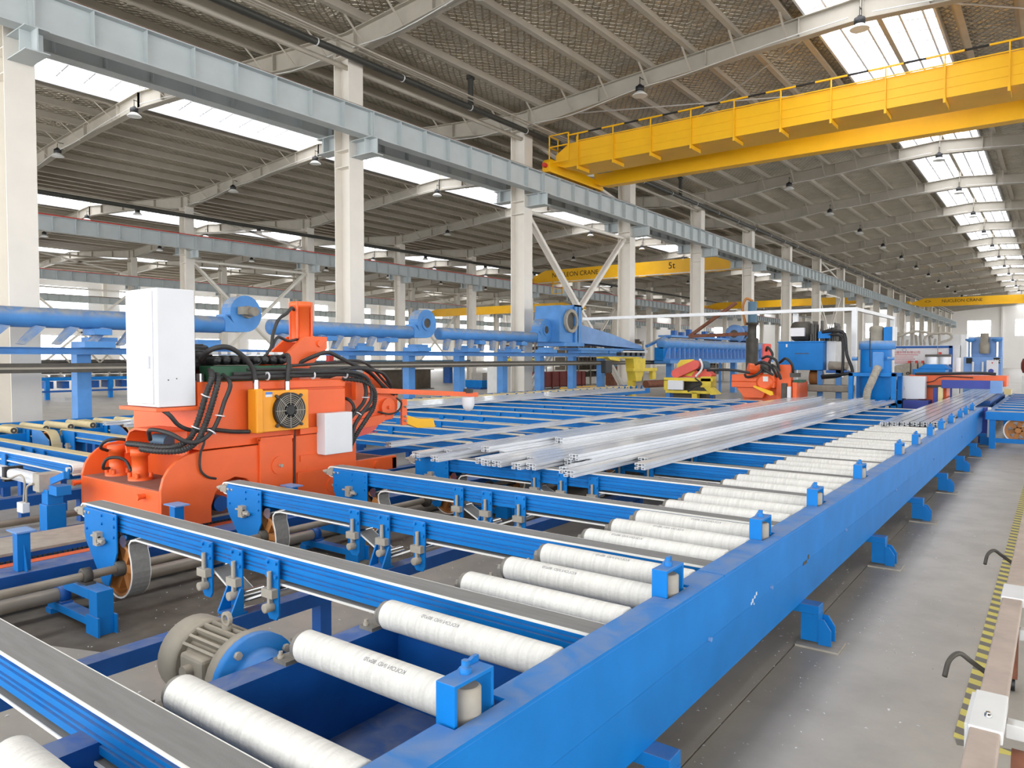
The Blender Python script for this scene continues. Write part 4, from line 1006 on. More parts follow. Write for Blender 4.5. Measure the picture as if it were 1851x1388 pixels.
for j, y in enumerate((36.5, 37.9)):
    q = MB(); q.lathe((xd-0.2,y,2.95),(0,1,0),[(0,0.2),(0,0.46),(0.3,0.46),(0.3,0.2)],24); u = thing('blower', '%s round pale-blue blower on top of the far nozzle duct' % ('left','right')[j], 'fan', (xd-0.2,y,2.5)); q.build('scroll','blue_pale',u); MB().box(xd-0.4,xd,y,y+0.3,2.45,2.6).build('foot','blue_duct',u)
    MB().cyl((xd-0.2,y-0.03,2.95),(xd-0.2,y+0.0,2.95),0.2,18).build('inlet','steel_dark',u)
t = thing('cable_tray', 'blue platform frame with fittings above the far nozzle duct', 'frame', (xd-0.4, 33, 2.5))
MB().box(xd-0.8,xd-0.2,29,36,2.62,2.7).build('deck', 'blue_duct', t); MB().bar((xd-0.5,27.3,2.2),(xd-0.5,29.2,2.66),0.12,0.1).build('incline','blue_duct',t)
q = MB()
for y in (29.6,30.4,31.2,32.2,33.0,34.0,34.9,35.6): q.box(xd-0.5,xd-0.3,y,y+0.22,2.7,2.7+random.uniform(0.12,0.4))
q.build('fittings', 'blue_deep', t)
for y in (29.5,32.5,35.5): MB().box(xd-0.6,xd-0.5,y,y+0.1,0,2.62).build('leg','blue_duct',t)
# ================================================================== ORANGE STRETCHER HEAD
S = thing('profile_stretcher', 'big orange hydraulic stretcher machine with white cabinet and black hoses', 'machine', (-6.5, 4.1, 0.325))
side = [(3.02,0.30),(3.02,0.64),(3.045,0.73),(3.09,0.80),(3.16,0.86),(3.25,0.90),(3.36,0.915),(4.30,0.92),(4.30,0.44),(3.92,0.44),(3.88,0.55),(3.80,0.63),(3.69,0.66),(3.58,0.63),(3.50,0.55),(3.46,0.44),(3.46,0.30)]
MB().prism(side, 'x', -5.82, -5.785).build('side_plate', 'orange', S, 0.006)
MB().prism(side, 'x', -7.22, -7.185).build('side_plate', 'orange', S, 0.006)
o = MB().box(-7.185,-5.82,3.02,3.30,0.345,0.62).build('front_box', 'orange', S, 0.005)
MB().box(-7.18,-5.83,3.035,3.46,0.62,0.626).build('top_plate', 'orange_dusty', o)
for x in (-7.23, -6.05):
    q = MB(); q.cyl((x,3.02,0.56),(x,2.97,0.56),0.022,12); q.cyl((x,2.97,0.56),(x,2.955,0.56),0.03,6); q.build('bolt', 'orange', o)
MB().box(-7.185,-6.15,3.46,4.0,0.345,0.90).build('inner_body', 'orange', S, 0.006); MB().box(-7.185,-5.83,4.0,5.06,0.345,0.90).build('lower_body', 'orange', S, 0.006)
MB().box(-6.15,-5.83,3.46,4.0,0.70,0.90).build('arch_filler', 'orange', S); MB().cyl((-6.12,3.62,0.42),(-5.90,3.62,0.42),0.07,14).build('track_wheel', 'blue_deep', S)
q = MB(); q.box(-6.9,-6.02,4.0,4.9,0.325,0.345); q.build('carriage', 'orange', S)
# cover plates on the near side
o = MB().box(-5.785,-5.755,3.92,4.27,0.48,0.975).build('cover_plate', 'orange', S, 0.006)
q = MB(); q.cyl((-5.755,4.12,0.715),(-5.742,4.12,0.715),0.085,28); q.build('disc', 'orange', o); MB().cyl((-5.742,4.12,0.715),(-5.71,4.12,0.715),0.016,8).build('pin', 'cast', o)
MB().box(-5.80,-5.74,3.92,4.27,0.955,0.985).build('lip', 'orange', S)
MB().box(-5.90,-5.77,4.305,5.06,0.30,0.97).build('tower_base', 'orange', S, 0.006)
for z in (0.72, 0.98): MB().box(-5.77,-5.755,4.36,4.60,z,z+0.06).build('rib', 'orange', S)
o = MB().box(-5.785,-5.745,4.32,4.86,0.30,0.62).build('cover_plate', 'orange', S, 0.006)
MB().cyl((-5.745,4.72,0.45),(-5.732,4.72,0.45),0.07,24).build('disc', 'orange', o); MB().cyl((-5.732,4.72,0.45),(-5.705,4.72,0.45),0.014,8).build('pin', 'cast', o)
# upper body
MB().box(-6.95,-5.84,3.38,4.96,0.92,1.50).build('upper_body', 'orange', S, 0.008)
MB().box(-5.84,-5.80,3.95,4.95,1.42,1.49).build('top_flange', 'orange', S, 0.004)
MB().box(-5.84,-5.805,4.42,4.95,1.0,1.40).build('front_panel', 'orange', S, 0.004)
MB().box(-6.9,-5.80,3.36,3.40,0.95,1.50).build('end_panel', 'orange', S)
MB().box(-6.4,-5.78,2.99,3.46,1.27,1.30).build('cabinet_shelf', 'orange', S, 0.004)
q = MB(); q.cyl((-5.83,5.06,0.50),(-5.83,5.06,1.0),0.035,12); q.cyl((-5.83,5.06,0.45),(-5.83,5.06,0.55),0.05,6); q.build('tie_bar', 'orange', S)
# rear hump
gp = [(-6.60,0.86),(-6.62,0.92),(-6.60,1.0),(-6.54,1.07),(-6.44,1.10),(-5.95,1.10),(-5.95,0.86)]
MB().prism(gp, 'y', 3.34, 3.36).build('guard_plate', 'orange', S, 0.003); MB().strip(gp[:6], 3.14, 3.36, -0.02).build('guard_rim', 'orange', S)
MB().cyl((-6.4,3.3,0.98),(-6.15,3.3,0.98),0.06,14).build('pump_motor', 'teal', S)
# right-hand frame
o = MB().box(-5.86,-5.80,5.06,5.66,0.50,0.64).build('tail_frame', 'orange', S, 0.004)
MB().box(-7.1,-7.04,5.06,5.66,0.50,0.64).build('tail_frame', 'orange', S, 0.004); MB().box(-7.1,-5.8,5.60,5.66,0.50,0.62).build('tail_bar', 'orange', S)
MB().cyl((-5.80,5.36,0.57),(-5.78,5.36,0.57),0.04,16).build('pin', 'orange', o)
MB().box(-7.04,-5.86,5.06,5.6,0.61,0.625).build('tail_deck', 'orange_dusty', S)
# jaw head
jaw = [(4.96,1.44),(5.35,1.52),(5.62,1.45),(5.86,1.30),(5.86,1.14),(5.78,1.02),(5.2,0.98),(4.96,1.0)]
MB().prism(jaw, 'x', -6.5, -5.98).build('jaw_head', 'orange', S, 0.01)
MB().prism([(5.0,1.03),(5.62,1.09),(5.62,1.02),(5.5,0.97),(5.0,0.95)], 'x', -5.98, -5.93).build('jaw_cheek', 'orange', S)
q = MB(); q.cyl((-5.98,5.68,1.16),(-5.94,5.68,1.16),0.10,24); q.build('disc', 'orange', S); MB().cyl((-5.94,5.68,1.16),(-5.915,5.68,1.16),0.02,8).build('pin', 'orange', S)
o = MB().prism([(4.98,0.98),(5.55,0.99),(5.50,0.93),(5.40,0.89),(5.25,0.87),(5.08,0.88)], 'x', -5.97, -5.955).build('saw_guard', 'red_orange', S)
q = MB()
for i in range(22): q.prism([(5.05+0.022*i,0.905),(5.062+0.022*i,0.905),(5.056+0.022*i,0.885)],'x',-5.965,-5.957)
q.build('saw_teeth', 'red_orange', o)
o = MB().prism([(5.30,1.44),(5.48,1.58),(5.60,1.58),(5.72,1.47),(5.78,1.32),(5.5,1.36)], 'x', -6.08, -6.03).build('lug_plate', 'orange', S, 0.005)
MB().cyl((-6.03,5.53,1.50),(-6.01,5.53,1.50),0.035,14).build('pin', 'orange', o)
MB().box(-5.93,-5.90,5.85,5.93,0.95,1.24).build('slotted_plate', 'orange', S, 0.004)
q = MB()
for z in (1.0, 1.05, 1.16): q.cyl((-5.90,5.89,z),(-5.87,5.89,z),0.014,6)
q.build('plate_bolts', 'cast', S)
MB().prism([(5.93,1.06),(6.10,1.01),(6.36,0.99),(6.40,0.89),(6.10,0.90),(5.93,0.96)], 'x', -5.95, -5.90).build('deflector', 'yellow', S, 0.003)
# lamp arm
MB().bar((-5.86,5.22,1.37),(-5.80,7.05,1.25),0.04,0.055).build('lamp_arm', 'orange', S); MB().box(-5.90,-5.84,5.12,5.26,1.27,1.46).build('arm_plate', 'orange', S)
MB().lathe((-5.80,6.88,1.23),(0,0,-1),[(0,0.075),(0.09,0.078),(0.14,0.06),(0.17,0.03),(0.175,0.004)],20).build('work_lamp', 'white_paint', S); MB().cyl((-5.80,6.88,1.28),(-5.80,6.88,1.33),0.06,14).build('lamp_knob', 'black', S)
# vertical cylinder on its brackets
q = MB(); q.lathe((-6.10,4.64,1.86),(0,0,1),[(0,0.095),(0.34,0.095),(0.345,0.112),(0.40,0.112),(0.405,0.10)],22); q.build('lift_cylinder', 'orange', S)
q = MB()
for a in range(4): q.cyl((-6.10+0.108*math.cos(a*1.57+0.6),4.64+0.108*math.sin(a*1.57+0.6),1.86),(-6.10+0.108*math.cos(a*1.57+0.6),4.64+0.108*math.sin(a*1.57+0.6),2.26),0.013,8)
q.build('tie_rods', 'orange', S)
for x in (-6.27, -6.00):
    MB().prism([(4.14,1.49),(4.50,1.49),(4.86,1.80),(4.86,1.92),(4.58,1.92),(4.18,1.60)], 'x', x, x+0.035).build('cylinder_bracket', 'orange', S, 0.006)
MB().cyl((-5.965,4.76,1.85),(-5.945,4.76,1.85),0.035,14).build('pin', 'orange', S)
# cabinet with door
c = MB().box(-6.31,-5.80,3.02,3.34,1.305,2.27).build('control_cabinet', 'white_paint', S, 0.006)
d = MB().box(-6.29,-5.865,3.008,3.02,1.33,2.245).build('door', 'white_paint', c, 0.003)
q = MB(); q.box(-5.915,-5.895,2.99,3.01,1.62,1.72); q.build('handle', 'alu', d, 0.004)
MB().box(-5.799,-5.797,3.10,3.11,1.52,1.53).build('screw', 'steel_dark', c); MB().box(-5.799,-5.797,3.17,3.18,1.53,1.54).build('screw', 'steel_dark', c)
# pump motor and valve bank
MB().lathe((-6.25,3.40,1.66),(0,1,0),[(0,0.1),(0,0.165),(0.28,0.165),(0.28,0.12)],22).build('pump', 'black', S)
q = MB()
for i in range(18): 
    a = i*math.pi/9; q.bar((-6.25+0.168*math.cos(a),3.42,1.66+0.168*math.sin(a)),(-6.25+0.168*math.cos(a),3.66,1.66+0.168*math.sin(a)),0.008,0.012)
q.build('pump_fins', 'black', S)
MB().ring((-6.20,3.52,1.86),(1,0,0),0.016,0.028,0.012,14).build('lifting_eye', 'cast', S)
MB().box(-6.02,-5.84,3.50,4.34,1.50,1.635).build('valve_manifold', 'green_dark', S, 0.006)
f = None
for i, y in enumerate((3.58,3.67,3.76,3.86,3.97,4.06,4.15,4.25)):
    if f is None:
        f = MB().lathe((-5.98,y,1.685),(1,0,0),[(0,0.042),(0.11,0.042),(0.13,0.035),(0.147,0.014)],16).build('solenoid', 'black', S); g = MB().box(-6.0,-5.90,y-0.03,y+0.03,1.735,1.76).build('plug', 'alu_matt', S); y_ = y
    else: dupmesh(f, (0,y-y_,0)); dupmesh(g, (0,y-y_,0))
MB().box(-6.1,-5.98,4.28,4.42,1.52,1.74).build('relief_valve', 'black', S, 0.01)
MB().cyl((-5.93,3.46,1.50),(-5.93,3.46,1.57),0.035,14).build('filter_cap', 'chrome', S)
# oil cooler with fan
c = MB().box(-5.80,-5.68,3.83,4.40,1.04,1.41).build('oil_cooler', 'amber', S, 0.008)
MB().box(-5.80,-5.66,3.825,3.90,1.035,1.43).build('header_tank', 'amber', c, 0.015)
MB().box(-5.679,-5.677,3.93,4.0,1.355,1.40).build('sticker', 'white_paint', c); MB().box(-5.677,-5.676,3.93,4.0,1.378,1.40).build('sticker_band', 'foam_blue', c)
fc = (-5.68, 4.165, 1.225)
MB().ring((fc[0],fc[1],fc[2]),(1,0,0),0.145,0.165,0.045,32).build('fan_ring', 'black', c)
MB().cyl((fc[0],fc[1],fc[2]),(fc[0]+0.006,fc[1],fc[2]),0.15,28).build('fan_back', 'steel_dark', c)
MB().lathe(fc,(1,0,0),[(0,0.055),(0.045,0.055),(0.05,0.04)],20).build('fan_hub', 'black', c)
q = MB()
for r in (0.075,0.092,0.109,0.126,0.143): q.ring((fc[0]+0.044,fc[1],fc[2]),(1,0,0),r-0.0022,r+0.0022,0.004,28)
for i in range(8):
    a = i*math.pi/4; q.bar((fc[0]+0.046,fc[1]+0.05*math.cos(a),fc[2]+0.05*math.sin(a)),(fc[0]+0.046,fc[1]+0.16*math.cos(a),fc[2]+0.16*math.sin(a)),0.005)
q.build('fan_grille', 'cast', c)
f = None
for i in range(7):
    a = i*2*math.pi/7
    b = MB().prism([(fc[1]+0.05*math.cos(a),fc[2]+0.05*math.sin(a)),(fc[1]+0.14*math.cos(a+0.1),fc[2]+0.14*math.sin(a+0.1)),(fc[1]+0.14*math.cos(a+0.5),fc[2]+0.14*math.sin(a+0.5)),(fc[1]+0.05*math.cos(a+0.5),fc[2]+0.05*math.sin(a+0.5))],'x',fc[0]+0.018,fc[0]+0.022).build('fan_blade','black',c)
q = MB()
for a in (0.8, 2.35, 3.95, 5.5): q.bar((fc[0]+0.02,fc[1]+0.16*math.cos(a),fc[2]+0.16*math.sin(a)),(fc[0]+0.02,fc[1]+0.20*math.cos(a),fc[2]+0.20*math.sin(a)),0.03,0.02)
q.build('fan_clip', 'steel_dark', c)
# junction box
MB().box(-5.77,-5.64,4.56,4.90,0.77,1.17).build('junction_box', 'white_paint', S, 0.005)
# front hydraulic cylinders
for x, z1 in ((-6.95, 0.90), (-6.52, 0.90)):
    q = MB(); q.lathe((x,3.22,0.62),(0,0,1),[(0,0.10),(0.03,0.10),(0.03,0.065),(z1-0.62-0.06,0.065),(z1-0.62-0.06,0.078),(z1-0.62,0.078),(z1-0.615,0.06)],18); q.build('clamp_cylinder', 'orange', S)
    q = MB()
    for dx in (-0.07, 0.07):
        for dy in (-0.06, 0.06): q.cyl((x+dx,3.22+dy,0.65),(x+dx,3.22+dy,0.69),0.018,6)
    q.build('cylinder_bolts', 'orange', S)
HOSES = [
    ('corr', 0.024, [(-5.88,3.52,1.60),(-5.72,3.44,1.54),(-5.70,3.37,1.39),(-5.70,3.30,1.19),(-5.70,3.23,1.05),(-5.74,3.15,0.99),(-5.90,3.10,0.97),(-6.2,3.08,0.97),(-6.5,3.10,0.96)]),
    ('corr', 0.024, [(-5.88,3.58,1.57),(-5.70,3.48,1.50),(-5.66,3.40,1.32),(-5.66,3.34,1.16),(-5.66,3.26,1.02),(-5.70,3.16,0.955),(-5.85,3.06,0.945),(-6.1,3.02,0.95)]),
    ('smooth', 0.018, [(-5.85,3.62,1.56),(-5.64,3.56,1.48),(-5.64,3.50,1.33),(-5.64,3.45,1.20),(-5.64,3.38,1.09),(-5.64,3.27,1.02),(-5.66,3.16,1.03),(-5.75,3.07,1.10),(-6.0,3.05,1.11),(-6.1,3.1,1.02)]),
    ('smooth', 0.020, [(-5.82,3.55,1.53),(-5.76,3.81,1.53),(-5.75,4.14,1.535),(-5.75,4.50,1.54),(-5.74,4.89,1.54),(-5.74,5.10,1.50),(-5.74,5.17,1.38),(-5.74,5.14,1.25),(-5.74,5.01,1.14),(-5.73,4.94,1.07),(-5.72,4.96,0.99),(-5.72,4.93,0.87),(-5.72,4.93,0.79)]),
    ('smooth', 0.020, [(-5.82,3.7,1.56),(-5.78,4.1,1.565),(-5.74,4.43,1.57),(-5.70,4.86,1.57),(-5.70,5.09,1.53),(-5.70,5.19,1.44),(-5.70,5.21,1.28),(-5.70,5.06,1.12),(-5.70,4.97,1.00),(-5.70,4.94,0.85)]),
    ('corr', 0.022, [(-5.78,4.9,1.50),(-5.72,5.14,1.46),(-5.68,5.235,1.36),(-5.68,5.22,1.20),(-5.68,5.12,1.08),(-5.69,5.02,0.96),(-5.71,4.95,0.84),(-5.73,4.94,0.78)]),
    ('smooth', 0.014, [(-5.84,3.85,1.60),(-5.82,4.26,1.60),(-5.80,4.70,1.59),(-5.80,5.16,1.61),(-5.82,5.33,1.54),(-5.86,5.51,1.40),(-5.95,5.56,1.34)]),
    ('smooth', 0.014, [(-5.88,3.71,1.62),(-5.86,4.29,1.63),(-5.85,4.82,1.66),(-5.85,5.11,1.68),(-5.86,5.32,1.63),(-5.90,5.58,1.45),(-5.96,5.83,1.30)]),
    ('smooth', 0.020, [(-6.1,4.45,1.55),(-5.95,4.54,1.67),(-5.85,4.66,1.74),(-5.85,4.78,1.76),(-5.85,4.92,1.71),(-5.85,5.09,1.64),(-5.86,5.33,1.55),(-5.92,5.61,1.38),(-5.98,5.80,1.30)]),
    ('smooth', 0.022, [(-5.72,4.19,1.41),(-5.72,4.195,1.52),(-5.72,4.21,1.65),(-5.78,4.24,1.73),(-5.92,4.24,1.70)]),
    ('smooth', 0.022, [(-5.72,3.86,1.43),(-5.72,3.84,1.59),(-5.72,3.76,1.70),(-5.72,3.64,1.78),(-5.72,3.54,1.80),(-5.78,3.46,1.77),(-5.92,3.46,1.70)]),
    ('smooth', 0.016, [(-6.05,4.52,2.18),(-5.98,4.44,2.19),(-5.95,4.36,2.13),(-5.95,4.27,2.07),(-5.95,4.21,1.94),(-5.93,4.17,1.81),(-5.90,4.08,1.72),(-5.86,3.96,1.64),(-5.86,3.84,1.59)]),
    ('smooth', 0.014, [(-6.04,4.55,1.89),(-5.98,4.40,1.87),(-5.95,4.26,1.90),(-5.93,4.18,1.80)]),
    ('smooth', 0.018, [(-5.86,3.06,1.30),(-5.78,3.10,1.24),(-5.78,3.18,1.15),(-5.78,3.30,1.10),(-5.80,3.49,1.09),(-5.79,3.68,1.06),(-5.76,3.82,1.05)]),
    ('smooth', 0.010, [(-5.80,3.36,1.12),(-5.75,3.38,1.01),(-5.76,3.35,0.90),(-5.765,3.35,0.77),(-5.765,3.41,0.70),(-5.78,3.50,0.67)]),
    ('smooth', 0.014, [(-6.95,3.14,0.86),(-6.88,3.05,0.90),(-6.80,3.05,0.96),(-6.75,3.11,0.98),(-6.72,3.21,0.96),(-6.66,3.24,0.88),(-6.58,3.22,0.84)]),
    ('smooth', 0.014, [(-6.93,3.14,0.70),(-6.84,3.05,0.72),(-6.78,3.05,0.80),(-6.72,3.10,0.82),(-6.66,3.16,0.79),(-6.60,3.18,0.70)]),
    ('smooth', 0.018, [(-5.90,4.72,1.49),(-5.82,4.85,1.54),(-5.80,5.05,1.60),(-5.82,5.43,1.56),(-5.88,5.63,1.45),(-5.97,5.76,1.33)]),
    ('smooth', 0.014, [(-5.97,5.42,1.36),(-5.88,5.40,1.30),(-5.86,5.38,1.20),(-5.90,5.30,1.14),(-5.97,5.24,1.12)]),
    ('smooth', 0.010, [(-5.94,5.80,1.26),(-5.88,5.82,1.20),(-5.87,5.76,1.12),(-5.88,5.64,1.09),(-5.94,5.52,1.12)]),
    ('smooth', 0.008, [(-5.74,4.29,1.05),(-5.745,4.29,0.9),(-5.745,4.285,0.6),(-5.75,4.285,0.38)]),
    ('smooth', 0.016, [(-6.0,4.99,1.30),(-5.84,5.02,1.28),(-5.80,5.06,1.20),(-5.80,5.02,1.12)]),
]
for kind, r, pts in HOSES:
    MB().tube(pts, r, 10, 14 if kind == 'corr' else 6, 0.13 if kind == 'corr' else 0).build('hose', 'black_rubber', S)
q = MB()
for p in ((-5.72,4.19,1.40),(-5.72,3.86,1.42)): q.cyl(p,(p[0],p[1],p[2]+0.09),0.026,12)
q.build('hose_fitting', 'chrome', S)
q = MB()
for p, d in (((-5.70,3.37,1.39),(0.3,0.35,1)),((-5.70,3.28,1.13),(0.2,0.4,1)),((-5.64,3.46,1.22),(0,0.2,1)),((-5.64,3.38,1.09),(0,0.6,0.8)),((-5.74,5.165,1.30),(0,0,1)),((-5.74,4.9,1.54),(0,1,0)),((-5.74,4.5,1.54),(0,1,0)),((-5.75,4.0,1.54),(0,1,0)),((-5.72,5.05,1.13),(0,0.6,0.7))):
    dv = Vector(d).normalized(); q.ring(Vector(p)-dv*0.004, d, 0.024, 0.040, 0.008, 14)
q.build('cable_ties', 'white_paint', S)
# ================================================================== SECOND ORANGE STRETCHER HEAD (far)
S2 = thing('profile_stretcher', 'smaller-looking far orange stretcher head behind the profile bundle', 'machine', (-5.9, 18.6, 0.44))
MB().prism([(-6.38,0.45),(-5.15,0.45),(-5.15,1.12),(-6.30,1.12),(-6.45,0.92)],'y',18.4,19.6).build('body', 'orange', S2, 0.01)
MB().box(-6.62,-5.55,18.15,18.5,0.98,1.12).build('beam', 'orange', S2, 0.01); MB().box(-6.62,-5.55,18.15,19.2,1.12,1.30).build('top_block', 'orange', S2, 0.02)
MB().prism([(-6.52,0.98),(-5.75,0.98),(-5.85,0.72),(-6.30,0.72)],'y',18.2,18.6).build('lower_jaw', 'orange', S2, 0.01)
MB().cyl((-6.25,18.3,1.45),(-5.95,18.5,1.40),0.14,16).build('drum', 'orange', S2)
q = MB(); q.lathe((-5.78,18.2,1.12),(0,-1,0),[(0,0.2),(0.1,0.2),(0.12,0.15)],18); q.build('disc', 'orange', S2)
MB().box(-5.80,-5.68,18.06,18.1,1.14,1.26).build('plate', 'white_dirty', S2)
MB().prism([(-6.02,1.0),(-6.0,1.04),(-5.55,0.90),(-5.53,0.82),(-5.6,0.80)],'y',18.0,18.05).build('deflector', 'yellow', S2)
MB().box(-5.55,-5.20,18.3,18.5,0.45,1.55).build('upright', 'orange', S2, 0.01); MB().box(-5.16,-5.06,18.3,18.5,0.45,1.12).build('upright', 'orange', S2)
q = MB(); q.lathe((-5.92,18.7,1.55),(0,0,1),[(0,0.11),(0.5,0.11),(0.52,0.09)],8); q.build('lift_cylinder', 'red_orange', S2)
MB().box(-5.40,-5.28,18.2,18.3,0.45,1.1).build('cable_chain', 'steel_dark', S2); MB().box(-5.26,-5.18,18.2,18.28,0.45,1.02).build('white_strip', 'white_paint', S2)
MB().box(-5.15,-4.95,18.3,18.7,1.12,1.18).build('green_tray', 'green_dark', S2)
for pts in ([(-6.3,18.2,1.3),(-6.2,18.1,1.24),(-5.95,18.0,1.30),(-5.8,18.1,1.45)],[(-5.9,18.6,1.9),(-5.8,18.4,1.98),(-5.65,18.3,1.8),(-5.7,18.2,1.6)],[(-5.9,18.3,1.7),(-5.7,18.1,1.75),(-5.5,18.1,1.65),(-5.45,18.2,1.4)],[(-6.0,18.1,1.55),(-5.8,18.0,1.62),(-5.6,18.05,1.5),(-5.5,18.2,1.25)],[(-5.5,18.4,1.6),(-5.3,18.2,1.7),(-5.15,18.2,1.55),(-5.15,18.3,1.35)],[(-5.85,18.1,1.5),(-5.7,18.0,1.4),(-5.55,18.05,1.3)],[(-6.1,18.0,1.35),(-6.6,17.9,1.42),(-7.2,18.0,1.4)],[(-5.6,18.1,1.55),(-5.45,18.0,1.45),(-5.38,18.1,1.2)]):
    MB().tube(pts, 0.032, 8, 5).build('hose', 'black_rubber', S2)
q = MB(); q.box(-5.9,-5.7,18.15,18.35,1.35,1.6); q.box(-5.2,-5.0,18.2,18.4,1.25,1.35); q.build('valve_block', 'steel_dark', S2)

# ================================================================== YELLOW SAW
T = thing('yellow_saw', 'yellow saw carriage with a red slanted belt guard', 'saw', (-8.3, 19.7, 0.3))
MB().box(-9.05,-7.6,19.4,19.6,1.06,1.16).build('top_rail', 'yellow_dull', T, 0.01); MB().box(-9.05,-8.9,19.4,19.9,0.80,1.10).build('end_frame', 'yellow_dull', T, 0.01)
MB().box(-9.0,-7.7,19.4,19.55,0.72,0.80).build('base_rail', 'yellow_dull', T, 0.01); MB().box(-8.2,-8.05,19.4,19.6,0.45,0.75).build('foot', 'yellow_dull', T)
MB().box(-7.95,-7.65,19.4,19.8,0.9,1.2).build('end_block', 'yellow_dull', T, 0.01); MB().prism([(-7.85,0.9),(-7.65,0.9),(-7.45,0.72),(-7.65,0.70)],'y',19.4,19.7).build('bracket', 'yellow_dull', T)
MB().box(-8.9,-7.9,19.7,20.4,0.45,1.05).build('body', 'steel_dark', T)
MB().box(-8.89,-8.43,19.32,19.40,0.82,1.08).build('control_box', 'white_paint', T, 0.006)
a0 = math.radians(24)
def capsule(cx, cz, L, r, ang, n=10):
    out = []
    for i in range(n+1):
        w = math.radians(-90+180*i/n); out.append((L/2+r*math.cos(w), r*math.sin(w)))
    for i in range(n+1):
        w = math.radians(90+180*i/n); out.append((-L/2+r*math.cos(w), r*math.sin(w)))
    c, s = math.cos(ang), math.sin(ang)
    return [(cx+x*c-z*s, cz+x*s+z*c) for x, z in out]
MB().prism(capsule(-8.42,1.40,0.62,0.13,a0),'y',19.42,19.56).build('belt_guard', 'red_orange', T, 0.01)
MB().prism([(-8.75,1.25),(-8.72,1.55),(-8.62,1.66),(-8.3,1.68),(-8.1,1.5),(-8.3,1.2)],'y',19.58,19.75).build('blade_guard', 'yellow_dull', T)
MB().prism([(-8.75,1.17),(-7.75,1.17),(-7.7,1.25),(-7.95,1.42),(-8.3,1.34)],'y',19.6,19.95).build('motor_base', 'red_orange', T)
MB().cyl((-8.05,19.6,1.48),(-8.05,20.0,1.48),0.15,16).build('motor', 'teal', T)
MB().tube([(-8.02,19.5,1.68),(-7.93,19.45,1.55),(-7.95,19.45,1.38),(-8.1,19.42,1.2)],0.03,8).build('cable', 'white_dirty', T)
MB().tube([(-8.1,19.38,1.15),(-7.9,19.36,1.0),(-8.1,19.36,0.92),(-8.3,19.36,0.78)],0.02,8).build('cable', 'black_rubber', T)
for x in (-8.95,-7.75): MB().box(x-0.05,x+0.05,19.7,19.8,0,0.75).build('leg', 'blue_deep', T)
# puller carriage on the dark rail
T = thing('puller_carriage', 'yellow puller carriage hanging on the dark rail left of the yellow saw', 'machine', (-12.9, 23.5, 0.9))
MB().box(-13.3,-12.6,22.9,25.0,1.70,1.77).build('deck', 'yellow_dull', T, 0.01); MB().prism([(24.3,1.70),(25.3,1.70),(25.3,1.4),(24.95,0.85),(24.55,0.85),(24.4,1.3)],'x',-12.9,-12.55).build('body', 'yellow_dull', T, 0.01)
MB().box(-12.8,-12.5,24.2,26.2,1.22,1.34).build('arm', 'yellow_dull', T, 0.01); MB().box(-12.7,-12.55,25.9,26.2,0.9,1.3).build('claw', 'yellow_dull', T)
MB().prism([(22.3,1.75),(22.9,1.75),(23.2,1.66),(23.2,1.60),(22.5,1.66)],'x',-12.7,-12.5).build('nose', 'yellow_dull', T); MB().box(-12.6,-12.4,22.0,22.45,1.2,1.62).build('sensor_head', 'black', T, 0.02)
q = MB()
for y in (23.2,23.6,24.0,24.4,24.8): q.box(-12.65,-12.45,y,y+0.22,1.80,1.92)
q.build('valves', 'black', T); MB().cyl((-12.3,24.8,0.75),(-12.0,26.5,0.75),0.14,14).build('drum', 'rust', T); MB().box(-12.9,-12.7,24.5,24.8,0.0,0.86).build('leg','yellow_dull',T)

# ================================================================== HYDRAULIC TANK UNIT
T = thing('hydraulic_unit', 'blue hydraulic oil tank on legs with grey motor on top', 'machine', (-5.4, 20.0, 0)); HU = T
MB().box(-5.98,-4.85,19.6,20.6,1.40,2.12).build('tank', 'blue', T, 0.012); MB().box(-6.0,-4.83,19.58,20.62,2.12,2.15).build('lid', 'blue', T)
MB().box(-5.55,-5.2,19.59,19.6,1.82,1.84).build('slot', 'steel_dark', T); MB().box(-5.78,-5.74,19.59,19.6,2.0,2.08).build('level_gauge', 'white_paint', T)
q = MB(); q.lathe((-5.72,20.0,2.42),(1,0,0),[(0,0.1),(0.0,0.23),(0.06,0.26),(0.42,0.26),(0.48,0.2)],22); q.build('motor', 'steel_dark', T)
MB().box(-5.68,-5.32,19.6,19.7,2.28,2.50).build('terminal_box', 'white_paint', T, 0.006)
q = MB()
for i in range(14): q.box(-5.2+0.05*i,-5.16+0.05*i,19.7+random.uniform(0,0.4),19.9+random.uniform(0,0.5),2.15,2.25+random.uniform(0.05,0.5))
q.build('pump_block', 'steel_dark', T)
MB().box(-5.0,-4.7,19.7,20.1,2.22,2.40).build('filter', 'blue', T); MB().box(-4.84,-4.62,19.9,20.5,1.4,2.15).build('side_box', 'white_dirty', T)
for x in (-5.9, -4.95, -4.5): MB().box(x-0.06,x+0.06,19.7,19.82,0,1.40).build('leg', 'blue_duct', T)
MB().tube([(-4.9,19.7,2.38),(-4.6,19.6,2.40),(-4.35,19.6,2.32),(-4.28,19.6,1.8),(-4.15,19.6,1.42),(-4.25,19.6,1.32),(-4.9,19.65,1.24)],0.04,8,4).build('pipe', 'black', T)
MB().tube([(-4.9,19.75,2.30),(-4.5,19.7,2.30),(-4.4,19.7,2.1),(-4.4,19.7,1.4),(-4.5,19.7,1.25),(-4.9,19.7,1.2)],0.035,8,4).build('pipe', 'black', T)
q = MB(); q.cyl((-4.75,19.8,1.52),(-4.3,19.8,1.50),0.11,16); q.build('cooler', 'motor_grey', T); MB().box(-4.8,-4.3,19.7,20.0,1.33,1.40).build('shelf', 'blue_deep', T)
q = MB(); q.lathe((-5.3,20.2,1.2),(1,0,0),[(0,0.12),(0,0.2),(0.3,0.2),(0.3,0.1)],16); q.build('coil', 'brown_wheel', T)
